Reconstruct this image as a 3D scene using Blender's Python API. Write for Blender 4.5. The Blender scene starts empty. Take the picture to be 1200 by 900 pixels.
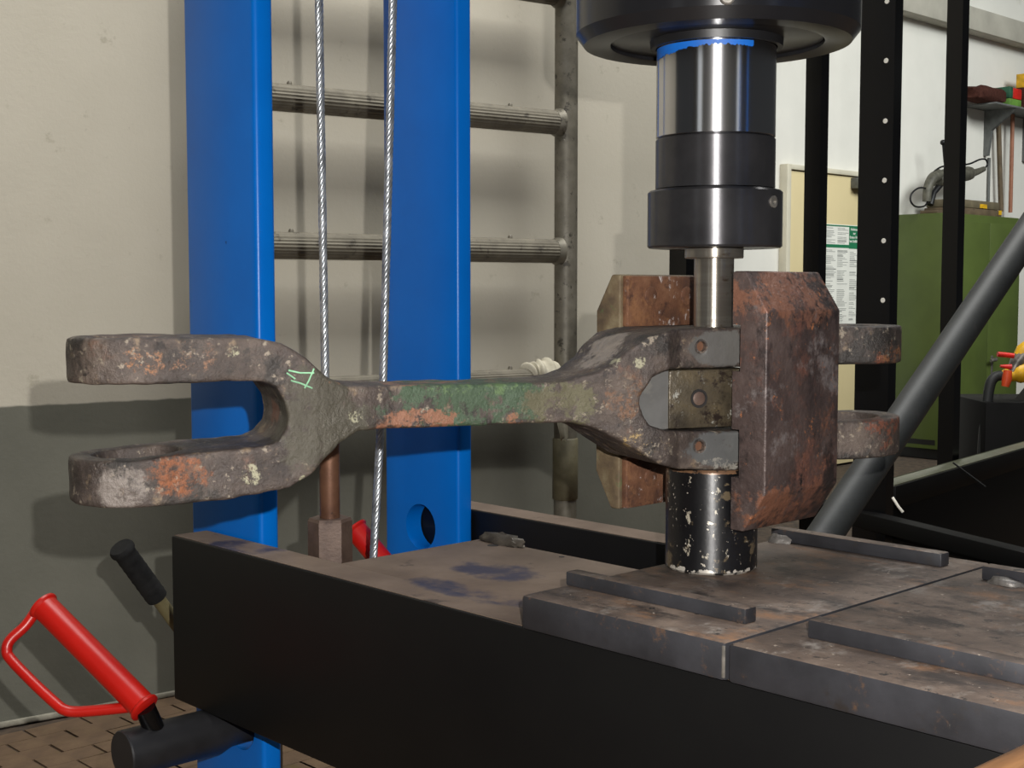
import bpy, bmesh, math, random
import numpy as np
from mathutils import Vector, Matrix

random.seed(7)
sc = bpy.context.scene
COL = sc.collection
PI = math.pi

# ------------------------------------------------------------------ camera
F_PX, HCAM, YH = 1560.0, 1.0, 340.0          # focal length in pixels of 1200, eye height, horizon row
PITCH = math.atan((450 - YH) / F_PX)
cam = bpy.data.objects.new('camera', bpy.data.cameras.new('camera'))
cam.data.sensor_width = 36
cam.data.lens = 36 * F_PX / 1200
cam.data.clip_start = 0.02
cam.location = (0, 0, HCAM)
cam.rotation_euler = (PI / 2 - PITCH, 0, 0)
COL.objects.link(cam)
sc.camera = cam

# ------------------------------------------------------------------ light and exposure
world = bpy.data.worlds.new('room_light')
sc.world = world
world.use_nodes = True
world.node_tree.nodes['Background'].inputs[0].default_value = (0.93, 0.97, 1.0, 1)
world.node_tree.nodes['Background'].inputs[1].default_value = 0.04

def area(name, loc, aim, size, size_y, power, color=(1, 1, 1), spread=180):
    l = bpy.data.lights.new(name, 'AREA')
    l.shape = 'RECTANGLE'; l.size = size; l.size_y = size_y; l.energy = power; l.color = color; l.spread = math.radians(spread)
    o = bpy.data.objects.new(name, l); COL.objects.link(o)
    o.location = loc
    o.rotation_euler = (Vector(aim) - Vector(loc)).to_track_quat('-Z', 'Y').to_euler()
    return o
flash = bpy.data.objects.new('camera_flash', bpy.data.lights.new('camera_flash', 'POINT'))
flash.data.energy = 135; flash.data.shadow_soft_size = 0.005; flash.data.color = (1.0, 0.97, 0.93)
flash.location = (0.055, 0.0, HCAM + 0.07)
COL.objects.link(flash)
area('hall_window_light', (5.2, 4.2, 4.2), (2.6, 8.2, 1.2), 3.0, 1.6, 85, (0.96, 1.0, 0.98), 105)
area('ceiling_lamp_light', (1.0, 2.6, 4.8), (0.6, 3.2, 0.4), 5.0, 1.6, 270, (1.0, 0.99, 0.95))
vs = sc.view_settings
vs.view_transform = 'Standard'; vs.look = 'None'; vs.gamma = 1.0; vs.use_curve_mapping = False
vs.exposure = 0.0

# ------------------------------------------------------------------ frames of reference
def ray(x, y):
    cx = (x - 600) / F_PX; cy = (450 - y) / F_PX
    c, s = math.cos(PITCH), math.sin(PITCH)
    return Vector((cx, c + cy * s, -s + cy * c))
CP = Vector((0, 0, HCAM))
def at(x, y, Y):                               # photo column, row and depth to a point of the hall
    d = ray(x, y); return CP + d * (Y / d.y)
U = Vector((0.6922, -0.7217, 0)); V = Vector((0.7217, 0.6922, 0))    # along the bed, across the bed
R0 = Vector((0.2163, 1.4305, 0))               # foot of the ram axis
ANG = math.atan2(U.y, U.x)
LA = math.atan2(0.3814, 0.9244)                # yaw of the link
ZT = 0.70                                      # top of the bed plates
ZB = ZT - 0.035                                # top of the bed beams
def W(u, v, z): return R0 + U * u + V * v + Vector((0, 0, z))

# ------------------------------------------------------------------ materials
def lin(c):
    r = []
    for x in c[:3]:
        x = x / 255.0
        r.append(x / 12.92 if x <= 0.04045 else ((x + 0.055) / 1.055) ** 2.4)
    return (r[0], r[1], r[2], 1.0)

class Mat:
    def __init__(self, name):
        self.m = bpy.data.materials.new(name); self.m.use_nodes = True
        self.t = self.m.node_tree; self.b = self.t.nodes['Principled BSDF']
        self.tc = self.t.nodes.new('ShaderNodeTexCoord')
        self.co = self.tc.outputs['Object']
    def n(self, kind, **kw):
        nd = self.t.nodes.new('ShaderNode' + kind)
        for k, v in kw.items(): setattr(nd, k, v)
        return nd
    def link(self, a, b): self.t.links.new(a, b)
    def put(self, sock, v):
        if isinstance(v, bpy.types.NodeSocket): self.link(v, sock)
        else: sock.default_value = v
    def mapped(self, scale=(1, 1, 1), off=(0, 0, 0)):
        mp = self.n('Mapping'); self.link(self.co, mp.inputs[0])
        mp.inputs['Scale'].default_value = scale; mp.inputs['Location'].default_value = off
        return mp.outputs[0]
    def noise(self, scale, detail=6, rough=0.6, stretch=(1, 1, 1), off=(0, 0, 0)):
        nd = self.n('TexNoise'); self.link(self.mapped(stretch, off), nd.inputs['Vector'])
        nd.inputs['Scale'].default_value = scale; nd.inputs['Detail'].default_value = detail
        nd.inputs['Roughness'].default_value = rough
        return nd.outputs['Fac']
    def ramp(self, fac, stops):
        nd = self.n('ValToRGB'); self.put(nd.inputs[0], fac)
        el = nd.color_ramp.elements
        while len(el) > 1: el.remove(el[0])
        el[0].position = stops[0][0]; el[0].color = stops[0][1]
        for p, c in stops[1:]:
            e = el.new(p); e.color = c
        return nd.outputs[0]
    def math(self, op, a, b=0.0, clamp=False):
        nd = self.n('Math', operation=op, use_clamp=clamp)
        self.put(nd.inputs[0], a); self.put(nd.inputs[1], b); return nd.outputs[0]
    def step(self, fac, lo, hi, a=0.0, b=1.0):
        nd = self.n('MapRange', interpolation_type='SMOOTHSTEP')
        self.put(nd.inputs[0], fac); nd.inputs[1].default_value = lo; nd.inputs[2].default_value = hi
        nd.inputs[3].default_value = a; nd.inputs[4].default_value = b
        return nd.outputs[0]
    def mix(self, fac, a, b):
        nd = self.n('Mix', data_type='RGBA')
        self.put(nd.inputs[0], fac); self.put(nd.inputs[6], a); self.put(nd.inputs[7], b)
        return nd.outputs[2]
    def region(self, c, r):                    # 1 inside an ellipsoid at c, falling to 0
        mp = self.n('Mapping', vector_type='POINT'); self.link(self.co, mp.inputs[0])
        mp.inputs['Location'].default_value = tuple(-c[i] / r[i] for i in range(3))
        mp.inputs['Scale'].default_value = tuple(1 / r[i] for i in range(3))
        ln = self.n('VectorMath', operation='LENGTH'); self.link(mp.outputs[0], ln.inputs[0])
        return self.step(ln.outputs['Value'], 0.45, 1.15, 1.0, 0.0)
    def finish(self, col, rough=0.6, metal=0.0, bump=None, bs=0.3, bd=0.002, spec=0.5):
        self.put(self.b.inputs['Base Color'], col); self.put(self.b.inputs['Roughness'], rough)
        self.put(self.b.inputs['Metallic'], metal); self.b.inputs['Specular IOR Level'].default_value = spec
        if bump is not None:
            bp = self.n('Bump'); bp.inputs['Strength'].default_value = bs; bp.inputs['Distance'].default_value = bd
            self.link(bump, bp.inputs['Height']); self.link(bp.outputs[0], self.b.inputs['Normal'])
        return self.m

def brushed(m, amount=0.85, rough=None):
    t = m.node_tree; b = t.nodes['Principled BSDF']
    g = t.nodes.new('ShaderNodeTangent'); g.direction_type = 'RADIAL'; g.axis = 'Z'
    t.links.new(g.outputs[0], b.inputs['Tangent'])
    b.inputs['Anisotropic'].default_value = amount; b.inputs['Anisotropic Rotation'].default_value = 0.25
    return m
def weathered(name, stops, scale=20, layers=(), rough=0.6, metal=0.0, bscale=120, bs=0.3, bd=0.002, spec=0.5, stretch=(1, 1, 1), speck=0.0):
    """stops: colours of the base noise; layers: (colour, scale, threshold, softness, offset, region or None, stretch)"""
    M = Mat(name)
    c = M.ramp(M.noise(scale, stretch=stretch), [(p, lin(k)) for p, k in stops])
    for L in layers:
        colr, s, thr, soft, off = L[:5]
        reg = L[5] if len(L) > 5 else None
        st = L[6] if len(L) > 6 else (1, 1, 1)
        f = M.noise(s, 7, 0.65, st, (off, off * 1.7, off * 0.6))
        if speck: f = M.math('ADD', M.math('MULTIPLY', f, 1 - speck), M.math('MULTIPLY', M.noise(s * 6, 5, 0.75, (1, 1, 1), (off * 2, 1, off)), speck))
        if reg:
            f = M.math('ADD', M.math('MULTIPLY', f, 2.2), -0.6)
            f = M.math('ADD', f, M.math('MULTIPLY', M.math('SUBTRACT', M.region(*reg), 1.0), 0.9))
        c = M.mix(M.step(f, thr - soft, thr + soft), c, lin(colr))
    h = M.noise(bscale, 5, 0.6)
    return M.finish(c, rough, metal, h, bs, bd, spec)

def plain(name, col, rough=0.5, metal=0.0, scale=12, var=0.06, bs=0.12, spec=0.5, bscale=90):
    a = tuple(max(0, x * (1 - var * 2)) for x in col); b = tuple(min(255, x * (1 + var * 2)) for x in col)
    return weathered(name, [(0.3, a), (0.7, b)], scale, (), rough, metal, bscale, bs, 0.001, spec)

# ------------------------------------------------------------------ mesh helpers
def link_obj(name, me, mat=None, parent=None, loc=None, rz=0.0):
    o = bpy.data.objects.new(name, me); COL.objects.link(o)
    if mat is not None and me is not None and not me.materials: me.materials.append(mat)
    if parent: o.parent = parent
    if loc is not None: o.location = loc
    if rz: o.rotation_euler = (0, 0, rz)
    return o
def from_bm(name, bm, mat, parent=None, loc=None, rz=0.0, smooth=None):
    me = bpy.data.meshes.new(name)
    bmesh.ops.recalc_face_normals(bm, faces=bm.faces)
    bm.to_mesh(me); bm.free()
    if smooth is not None:
        me.polygons.foreach_set('use_smooth', [True] * len(me.polygons))
        me.set_sharp_from_angle(angle=math.radians(smooth))
    return link_obj(name, me, mat, parent, loc, rz)
def tag(o, label=None, cat=None, group=None, kind=None):
    if label: o['label'] = label
    if cat: o['category'] = cat
    if group: o['group'] = group
    if kind: o['kind'] = kind
    return o
def empty(name, label, cat, loc=(0, 0, 0), rz=0.0, group=None):
    o = link_obj(name, None, None, None, loc, rz); o.empty_display_size = 0.05
    return tag(o, label, cat, group)
def bm_box(bm, x0, x1, y0, y1, z0, z1, bev=0.0, seg=2):
    vs_ = [bm.verts.new(p) for p in ((x0, y0, z0), (x1, y0, z0), (x1, y1, z0), (x0, y1, z0), (x0, y0, z1), (x1, y0, z1), (x1, y1, z1), (x0, y1, z1))]
    fs = [bm.faces.new([vs_[i] for i in q]) for q in ((3, 2, 1, 0), (4, 5, 6, 7), (0, 1, 5, 4), (1, 2, 6, 5), (2, 3, 7, 6), (3, 0, 4, 7))]
    if bev:
        es = set(e for f in fs for e in f.edges)
        bmesh.ops.bevel(bm, geom=list(es), offset=bev, segments=seg, affect='EDGES', profile=0.5)
    return bm
def box(name, x0, x1, y0, y1, z0, z1, mat, parent=None, bev=0.0, loc=None, rz=0.0, seg=2):
    bm = bmesh.new(); bm_box(bm, x0, x1, y0, y1, z0, z1, bev, seg)
    return from_bm(name, bm, mat, parent, loc, rz, 40 if bev else None)
def bm_lathe(bm, prof, seg=48, c=(0, 0), cap0=True, cap1=True):
    rings = []
    for r, z in prof:
        rings.append([bm.verts.new((c[0] + r * math.cos(2 * PI * i / seg), c[1] + r * math.sin(2 * PI * i / seg), z)) for i in range(seg)])
    for a, b in zip(rings, rings[1:]):
        for i in range(seg): bm.faces.new((a[i], a[(i + 1) % seg], b[(i + 1) % seg], b[i]))
    if cap0: bm.faces.new(rings[0][::-1])
    if cap1: bm.faces.new(rings[-1])
    return bm
def lathe(name, prof, mat, parent=None, seg=48, loc=None, smooth=35, cap0=True, cap1=True, c=(0, 0)):
    bm = bmesh.new(); bm_lathe(bm, prof, seg, c, cap0, cap1)
    return from_bm(name, bm, mat, parent, loc, 0, smooth)
def bm_tube(bm, pts, r, seg=12, cap=True, closed=False):
    pts = [Vector(p) for p in pts]; n = len(pts)
    rad = r if isinstance(r, (list, tuple)) else [r] * n
    rings = []; nrm = None
    for i, p in enumerate(pts):
        if closed: t = pts[(i + 1) % n] - pts[i - 1]
        else: t = pts[min(i + 1, n - 1)] - pts[max(i - 1, 0)]
        t.normalize()
        if nrm is None:
            nrm = t.orthogonal().normalized()
        nrm = (nrm - t * nrm.dot(t)).normalized()
        bn = t.cross(nrm)
        rings.append([bm.verts.new(p + (nrm * math.cos(2 * PI * k / seg) + bn * math.sin(2 * PI * k / seg)) * rad[i]) for k in range(seg)])
    m = n if closed else n - 1
    for i in range(m):
        a, b = rings[i], rings[(i + 1) % n]
        for k in range(seg): bm.faces.new((a[k], a[(k + 1) % seg], b[(k + 1) % seg], b[k]))
    if cap and not closed:
        bm.faces.new(rings[0][::-1]); bm.faces.new(rings[-1])
    return bm
def tube(name, pts, r, mat, parent=None, seg=12, smooth=50, closed=False):
    bm = bmesh.new(); bm_tube(bm, pts, r, seg, True, closed)
    return from_bm(name, bm, mat, parent, None, 0, smooth)
def spline(pts, n=8):
    pts = [Vector(p) for p in pts]; out = []
    for i in range(len(pts) - 1):
        p0 = pts[max(i - 1, 0)]; p1 = pts[i]; p2 = pts[i + 1]; p3 = pts[min(i + 2, len(pts) - 1)]
        for k in range(n):
            t = k / n
            out.append(0.5 * ((2 * p1) + (p2 - p0) * t + (2 * p0 - 5 * p1 + 4 * p2 - p3) * t * t + (3 * p1 - p0 - 3 * p2 + p3) * t ** 3))
    out.append(pts[-1]); return out
def prism(name, poly, axis, a0, a1, mat, parent=None, bev=0.0, loc=None, rz=0.0):
    """poly in the plane across axis ('x': (y,z), 'y': (x,z), 'z': (x,y)), extruded from a0 to a1"""
    bm = bmesh.new()
    def P(p, a): return {'x': (a, p[0], p[1]), 'y': (p[0], a, p[1]), 'z': (p[0], p[1], a)}[axis]
    A = [bm.verts.new(P(p, a0)) for p in poly]; B = [bm.verts.new(P(p, a1)) for p in poly]
    n = len(poly)
    bm.faces.new(A); bm.faces.new(B[::-1])
    for i in range(n): bm.faces.new((A[i], B[i], B[(i + 1) % n], A[(i + 1) % n]))
    bmesh.ops.recalc_face_normals(bm, faces=bm.faces)
    if bev: bmesh.ops.bevel(bm, geom=list(bm.edges), offset=bev, segments=2, affect='EDGES', profile=0.5, clamp_overlap=True)
    return from_bm(name, bm, mat, parent, loc, rz, 40)
def copy_tree(o, parent=None):
    c = o.copy(); COL.objects.link(c)
    if parent: c.parent = parent
    for ch in list(o.children): copy_tree(ch, c)
    return c

# ------------------------------------------------------------------ material library
BLUE = weathered('blue_paint', [(0.3, (0, 92, 176)), (0.7, (0, 100, 188))], 6,
                 [((0, 30, 80), 55, 0.73, 0.02, 3.0)], 0.33, 0.0, 60, 0.05, 0.001, 0.25)
BLACK = weathered('black_paint', [(0.3, (17, 17, 19)), (0.7, (24, 24, 25))], 8,
                  [((38, 36, 33), 40, 0.72, 0.03, 5.0)], 0.42, 0.0, 140, 0.12, 0.0008, 0.35)
BLACKBEAM = weathered('black_beam_paint', [(0.3, (8, 8, 9)), (0.7, (13, 13, 13))], 5,
                      [((120, 116, 104), 90, 0.80, 0.01, 2.0)], 0.5, 0.0, 200, 0.10, 0.0006, 0.22)
BLACKGLOSS = plain('glossy_black_paint', (9, 9, 10), 0.25, 0, 10, 0.1, 0.05, 0.4)
PINBLACK = plain('satin_black_pin', (34, 34, 36), 0.42, 0.2, 20, 0.1, 0.1, 0.5)
RACKBLACK = plain('dull_black_paint', (9, 9, 9), 0.6, 0, 10, 0.1, 0.05, 0.15)
DUST = weathered('dusty_steel_top', [(0.32, (56, 47, 42)), (0.5, (84, 71, 62)), (0.66, (108, 94, 83))], 13,
                 [((44, 37, 33), 12, 0.56, 0.08, 4.0, None, (1, 2.2, 1)), ((112, 82, 58), 9, 0.60, 0.08, 9.0, None, (1, 2.0, 1)),
                  ((122, 115, 108), 14, 0.61, 0.08, 12.0, None, (1.6, 1, 1)), ((30, 27, 25), 60, 0.60, 0.03, 1.0), ((150, 138, 124), 90, 0.63, 0.02, 21.0)], 0.6, 0.0, 190, 0.4, 0.0014, 0.4, (1, 1, 1), 0.25)
PLATE = DUST
DUSTBLUE = weathered('dusty_bed_sheet', [(0.25, (84, 70, 60)), (0.5, (104, 89, 77)), (0.75, (122, 106, 93))], 10,
                     [((58, 48, 42), 18, 0.66, 0.05, 6.0), ((52, 50, 66), 14, 0.55, 0.24, 2.0, ((-0.27, -0.07, 0.665), (0.10, 0.07, 0.2))),
                      ((40, 42, 62), 9, 0.50, 0.24, 5.0, ((-0.20, -0.17, 0.665), (0.16, 0.05, 0.2))), ((40, 40, 62), 12, 0.50, 0.22, 7.0, ((-0.60, -0.20, 0.665), (0.10, 0.06, 0.2)))], 0.7, 0.0, 160, 0.2, 0.001, 0.3)
SCALE_STEEL = weathered('mill_scale_steel', [(0.3, (32, 32, 35)), (0.7, (52, 52, 56))], 16,
                        [((74, 71, 67), 40, 0.66, 0.05, 4.0, None, (3, 3, 0.6)), ((42, 38, 36), 20, 0.62, 0.06, 1.0), ((84, 64, 50), 26, 0.62, 0.05, 7.0)], 0.5, 0.2, 120, 0.25, 0.001, 0.5, (1, 1, 1), 0.3)
CHROME = weathered('chromed_steel', [(0.3, (196, 196, 198)), (0.7, (212, 212, 214))], 4, (), 0.21, 1.0, 400, 0.01, 0.0002)
TOOLSTEEL = weathered('blackened_tool_steel', [(0.3, (58, 58, 60)), (0.7, (78, 77, 79))], 16,
                      [((84, 76, 68), 60, 0.72, 0.03, 3.0)], 0.33, 0.75, 260, 0.05, 0.0004)
TURNED = weathered('turned_steel', [(0.3, (150, 144, 134)), (0.7, (176, 170, 160))], 8,
                   [((120, 104, 88), 30, 0.64, 0.06, 3.0, None, (1, 1, 3))], 0.32, 0.9, 500, 0.10, 0.0003, 0.5, (1, 1, 12))
HOUSING = weathered('black_cylinder_enamel', [(0.3, (20, 20, 22)), (0.7, (29, 29, 31))], 6,
                    [((52, 50, 48), 60, 0.76, 0.02, 4.0)], 0.3, 0.1, 200, 0.04, 0.0005)
for m_ in (CHROME, TOOLSTEEL, TURNED, HOUSING): brushed(m_)
RUST = weathered('rusted_cheek_steel', [(0.28, (50, 42, 41)), (0.5, (70, 58, 55)), (0.72, (88, 75, 71))], 17,
                 [((118, 82, 66), 24, 0.47, 0.08, 3.0, ((0.06, 0.03, 0.992), (0.12, 0.14, 0.05))),
                  ((116, 78, 60), 20, 0.46, 0.09, 5.0, ((0.075, 0.03, 0.775), (0.10, 0.14, 0.045))),
                  ((116, 78, 60), 20, 0.61, 0.06, 6.0), ((110, 74, 62), 9, 0.60, 0.08, 15.0), ((44, 37, 36), 15, 0.55, 0.06, 9.0, None, (1, 1, 0.5)),
                  ((32, 27, 27), 34, 0.62, 0.03, 2.0, None, (1, 1, 0.35)), ((112, 104, 102), 14, 0.60, 0.06, 7.0), ((156, 100, 66), 50, 0.62, 0.03, 4.0)],
                 0.5, 0.3, 80, 0.6, 0.0035, 0.5, (1, 1, 1), 0.33)
RUSTRED = weathered('red_rust_pad', [(0.28, (70, 49, 40)), (0.5, (98, 66, 48)), (0.72, (120, 86, 64))], 34,
                    [((190, 182, 180), 46, 0.60, 0.03, 3.0, None, (1, 1, 0.6)), ((62, 42, 36), 30, 0.58, 0.05, 6.0), ((120, 84, 58), 24, 0.58, 0.06, 1.0)],
                    0.55, 0.15, 140, 0.6, 0.002, 0.5, (1, 1, 1), 0.35)
RUSTGREEN = weathered('rust_with_old_paint', [(0.25, (60, 48, 40)), (0.5, (92, 78, 58)), (0.75, (120, 110, 86))], 34,
                      [((74, 86, 54), 28, 0.60, 0.05, 3.0), ((150, 86, 56), 24, 0.66, 0.03, 8.0), ((168, 160, 124), 60, 0.70, 0.03, 5.0)],
                      0.7, 0.0, 130, 0.5, 0.002, 0.4, (1, 1, 1), 0.35)
COREMAT = weathered('oily_core_steel', [(0.25, (46, 41, 34)), (0.5, (74, 66, 52)), (0.75, (92, 80, 58))], 26,
                    [((140, 138, 130), 110, 0.59, 0.03, 3.0, None, (1, 1, 0.5)), ((36, 28, 24), 30, 0.54, 0.05, 6.0)], 0.36, 0.3, 160, 0.5, 0.0018, 0.5, (1, 1, 1), 0.35)
GREYMACH = weathered('machined_grey_steel', [(0.3, (66, 65, 63)), (0.7, (84, 83, 81))], 26,
                     [((84, 82, 78), 50, 0.60, 0.05, 2.0)], 0.7, 0.0, 200, 0.15, 0.0006)
BROWNROD = weathered('browned_steel_rod', [(0.3, (92, 64, 50)), (0.7, (122, 88, 68))], 30,
                     [((60, 46, 40), 50, 0.62, 0.05, 2.0)], 0.42, 0.5, 300, 0.25, 0.0008)
BROWNNUT = weathered('browned_steel_nut', [(0.3, (74, 58, 50)), (0.7, (98, 80, 70))], 40,
                     [((168, 158, 142), 60, 0.74, 0.02, 6.0), ((56, 42, 36), 20, 0.62, 0.05, 2.0)], 0.5, 0.3, 240, 0.3, 0.001)
TUBEPAINT = brushed(weathered('chipped_black_paint', [(0.3, (13, 13, 15)), (0.7, (22, 22, 24))], 12,
                      [((160, 152, 136), 64, 0.632, 0.012, 3.0, None, (1.5, 1.5, 0.8)), ((186, 178, 164), 150, 0.645, 0.015, 7.0), ((92, 80, 62), 40, 0.61, 0.02, 12.0),
                       ((112, 84, 62), 26, 0.46, 0.05, 5.0, ((0, 0, 0.110), (0.2, 0.2, 0.005))),
                       ((170, 164, 154), 60, 0.50, 0.05, 9.0, ((0, 0, 0.0), (0.2, 0.2, 0.010)))], 0.36, 0.3, 90, 0.2, 0.001, 1.0), 0.7)
RED = weathered('red_enamel', [(0.3, (168, 18, 10)), (0.7, (184, 25, 14))], 10, [((140, 14, 10), 70, 0.74, 0.02, 2.0)], 0.35, 0, 160, 0.08, 0.0006)
RUBBER = plain('black_foam_rubber', (24, 24, 24), 0.85, 0, 40, 0.15, 0.4, 0.2, 260)
GALV = weathered('weathered_grey_tube', [(0.25, (86, 82, 72)), (0.5, (112, 107, 95)), (0.75, (130, 125, 113))], 18,
                 [((66, 62, 54), 30, 0.62, 0.05, 2.0), ((150, 146, 136), 60, 0.70, 0.04, 5.0)], 0.5, 0.35, 200, 0.25, 0.001)
RUNGM = weathered('ribbed_grey_rung', [(0.25, (92, 87, 76)), (0.75, (124, 118, 104))], 22,
                  [((68, 63, 54), 24, 0.62, 0.05, 2.0)], 0.6, 0.25, 200, 0.2, 0.001)
CLOTH = weathered('off_white_cloth', [(0.3, (168, 162, 144)), (0.7, (196, 190, 172))], 30, (), 0.9, 0, 300, 0.4, 0.002, 0.2)
WIRE = plain('galvanised_wire', (186, 190, 194), 0.3, 0.85, 60, 0.1, 0.1)
BRICK = weathered('brown_paver', [(0.25, (76, 60, 45)), (0.5, (94, 74, 55)), (0.75, (106, 86, 63))], 16,
                  [((84, 70, 40), 10, 0.62, 0.08, 2.0), ((62, 48, 38), 60, 0.70, 0.04, 5.0)], 0.75, 0, 120, 0.3, 0.0015)
JOINT = plain('dark_joint', (62, 51, 41), 0.9, 0, 30, 0.2, 0.3)
WHITEWALL = weathered('white_plaster', [(0.3, (214, 212, 204)), (0.7, (224, 222, 214))], 2.5, [((196, 192, 182), 3, 0.66, 0.1, 2.0)], 0.9, 0, 60, 0.15, 0.002, 0.2)
TRIMGREY = plain('grey_ledge', (168, 164, 152), 0.8, 0, 4, 0.04, 0.1)
CREAM = weathered('cream_door_paint', [(0.3, (206, 190, 146)), (0.7, (216, 200, 156))], 2, (), 0.5, 0, 60, 0.03, 0.001)
CREAMLT = plain('pale_frame_paint', (206, 200, 180), 0.55, 0, 4, 0.03, 0.05)
GREEN = plain('green_cabinet_paint', (74, 88, 38), 0.5, 0, 3, 0.04, 0.04)
GREENSIDE = GREEN
PIPEM = weathered('dark_grey_pipe', [(0.3, (34, 36, 36)), (0.7, (46, 48, 48))], 16, [((150, 148, 142), 60, 0.77, 0.01, 4.0), ((48, 48, 48), 24, 0.62, 0.06, 1.0)], 0.55, 0.1, 160, 0.15, 0.0008)
WOOD = weathered('oiled_wood', [(0.25, (64, 42, 22)), (0.5, (98, 66, 36)), (0.75, (122, 86, 50))], 9,
                 [((84, 52, 26), 18, 0.66, 0.03, 3.0, None, (1, 14, 1))], 0.5, 0, 90, 0.2, 0.001, 0.4, (1, 10, 1))
DARKHOLE = plain('dark_bore', (20, 16, 14), 0.8, 0, 20, 0.2, 0.1)
WHITEPLUG = plain('pale_plug', (212, 208, 196), 0.5, 0, 20, 0.05, 0.1)
STEELBOLT = plain('dull_steel', (120, 116, 110), 0.4, 0.6, 50, 0.15, 0.15)
YELLOW = plain('yellow_enamel', (206, 160, 28), 0.45, 0, 20, 0.08, 0.1)
REDPL = plain('red_plastic', (186, 34, 24), 0.45, 0, 20, 0.08, 0.1)
GREYTOOL = plain('grey_tool_casting', (86, 84, 74), 0.55, 0.2, 30, 0.12, 0.15)
BROWNCASE = weathered('worn_brown_case', [(0.3, (74, 62, 46)), (0.7, (104, 88, 66))], 14, [((50, 40, 32), 20, 0.62, 0.05, 2.0)], 0.7, 0, 90, 0.2, 0.001)
BRISTLE = weathered('dark_red_bristle', [(0.3, (58, 34, 30)), (0.7, (84, 52, 44))], 60, (), 0.95, 0, 300, 0.8, 0.006, 0.1)
HANDLEWOOD = weathered('reddish_broom_handle', [(0.3, (132, 84, 62)), (0.7, (160, 108, 82))], 12, (), 0.6, 0, 80, 0.1, 0.001)
GREENPL = plain('green_plastic', (92, 132, 54), 0.5, 0, 20, 0.08, 0.1)
DKGREEN = plain('dark_green_plastic', (32, 82, 58), 0.5, 0, 20, 0.08, 0.1)
GREYPAINT = plain('grey_bracket_paint', (92, 94, 92), 0.55, 0, 20, 0.08, 0.1)
POSTERW = None

# plaster wall with the painted dado below a line
def wall_mat(name, line, upper, lower):
    M = Mat(name)
    c1 = M.ramp(M.noise(1.6, 5), [(0.3, lin(upper[0])), (0.7, lin(upper[1]))])
    c1 = M.mix(M.step(M.noise(16, 6, 0.7), 0.60, 0.72), c1, lin(upper[2]))
    c2 = M.ramp(M.noise(2.2, 6), [(0.3, lin(lower[0])), (0.7, lin(lower[1]))])
    c2 = M.mix(M.step(M.noise(26, 6, 0.7, (1, 1, 1.6), (3, 1, 2)), 0.71, 0.735), c2, lin((116, 115, 104)))
    sx = M.n('SeparateXYZ'); M.link(M.co, sx.inputs[0])
    z = M.math('ADD', sx.outputs[2], M.math('MULTIPLY', M.math('SUBTRACT', M.noise(14, 3), 0.5), 0.010))
    c = M.mix(M.step(z, line - 0.003, line + 0.003), c2, c1)
    h = M.math('ADD', M.noise(75, 6, 0.65), M.math('MULTIPLY', M.noise(12, 4), 0.8))
    return M.finish(c, 0.85, 0, h, 0.22, 0.003, 0.25)
WALLM = wall_mat('plaster_with_grey_dado', 0.736, [(184, 178, 163), (196, 190, 175), (171, 165, 149)], [(98, 98, 89), (116, 115, 105)])

# ------------------------------------------------------------------ setting
wd = Vector((0.8151, 0.5794, 0)).normalized(); WA = math.atan2(wd.y, wd.x)
P0 = Vector((-1.1748, 2.9915, 0))
struct = lambda o: tag(o, kind='structure')
fl = struct(box('floor', -7, 7, -4, 15, -0.06, -0.004, JOINT))
# bricks of the floor that the photograph shows, running bond along v
brick_me = None
cnt = 0
for i in range(-8, 5):
    u0 = -2.0 + 0.0675 * i
    for k in range(-9, 5):
        v0 = 0.106 + 0.135 * k + (0.0675 if i % 2 else 0.0)
        c = R0 + U * u0 + V * (v0 + 0.0675)
        d = (c - P0)
        if d.dot(Vector((wd.y, -wd.x, 0))) < 0.02: continue
        if brick_me is None:
            bm = bmesh.new(); bm_box(bm, -0.0331, 0.0331, -0.0642, 0.0642, -0.03, 0.0, 0.0)
            brick_me = bpy.data.meshes.new('brick'); bmesh.ops.recalc_face_normals(bm, faces=bm.faces); bm.to_mesh(brick_me); bm.free()
        b = link_obj('brick', brick_me, BRICK, fl, (c.x, c.y, random.uniform(-0.0008, 0.0008)), ANG)
        cnt += 1
# beyond those the same paving as one piece
rest = bmesh.new()
for i in range(-22, 44):
    for k in range(-34, 40):
        if -8 <= i < 5 and -9 <= k < 5: continue
        u0 = -2.0 + 0.0675 * i; v0 = 0.106 + 0.135 * k + (0.0675 if i % 2 else 0.0)
        c = R0 + U * u0 + V * (v0 + 0.0675)
        if (c - P0).dot(Vector((wd.y, -wd.x, 0))) < 0.02: continue
        q = [c + U * (sx * 0.0331) + V * (sy * 0.0642) for sx, sy in ((-1, -1), (1, -1), (1, 1), (-1, 1))]
        rest.faces.new([rest.verts.new((p.x, p.y, 0.0)) for p in q])
tag(from_bm('paving', rest, BRICK, fl), kind='stuff')

wb = struct(box('wall_back', -2.6, 2.05, 0.0, 0.25, 0, 3.6, WALLM, None, 0, P0, WA))
struct(box('baseboard_back', -2.6, 2.05, -0.012, -0.0, 0, 0.013, plain('skirting_mortar', (128, 124, 112), 0.9, 0, 30, 0.1, 0.4), None, 0.003, P0, WA))
# far wall, along V through FW
FW = Vector((2.371, 8.087, 0)); FA = math.atan2(V.y, V.x)
struct(box('wall_far', -2.6, 3.6, 0.0, 0.2, 0, 4.2, WHITEWALL, None, 0, FW, FA))
def F(s, o, z): return FW + V * s - Vector((-V.y, V.x, 0)) * o + Vector((0, 0, z))   # along the far wall, out from it, height
struct(box('trim_1', -2.6, 3.6, -0.10, 0.0, 2.62, 2.76, TRIMGREY, None, 0.004, FW, FA))

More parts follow.
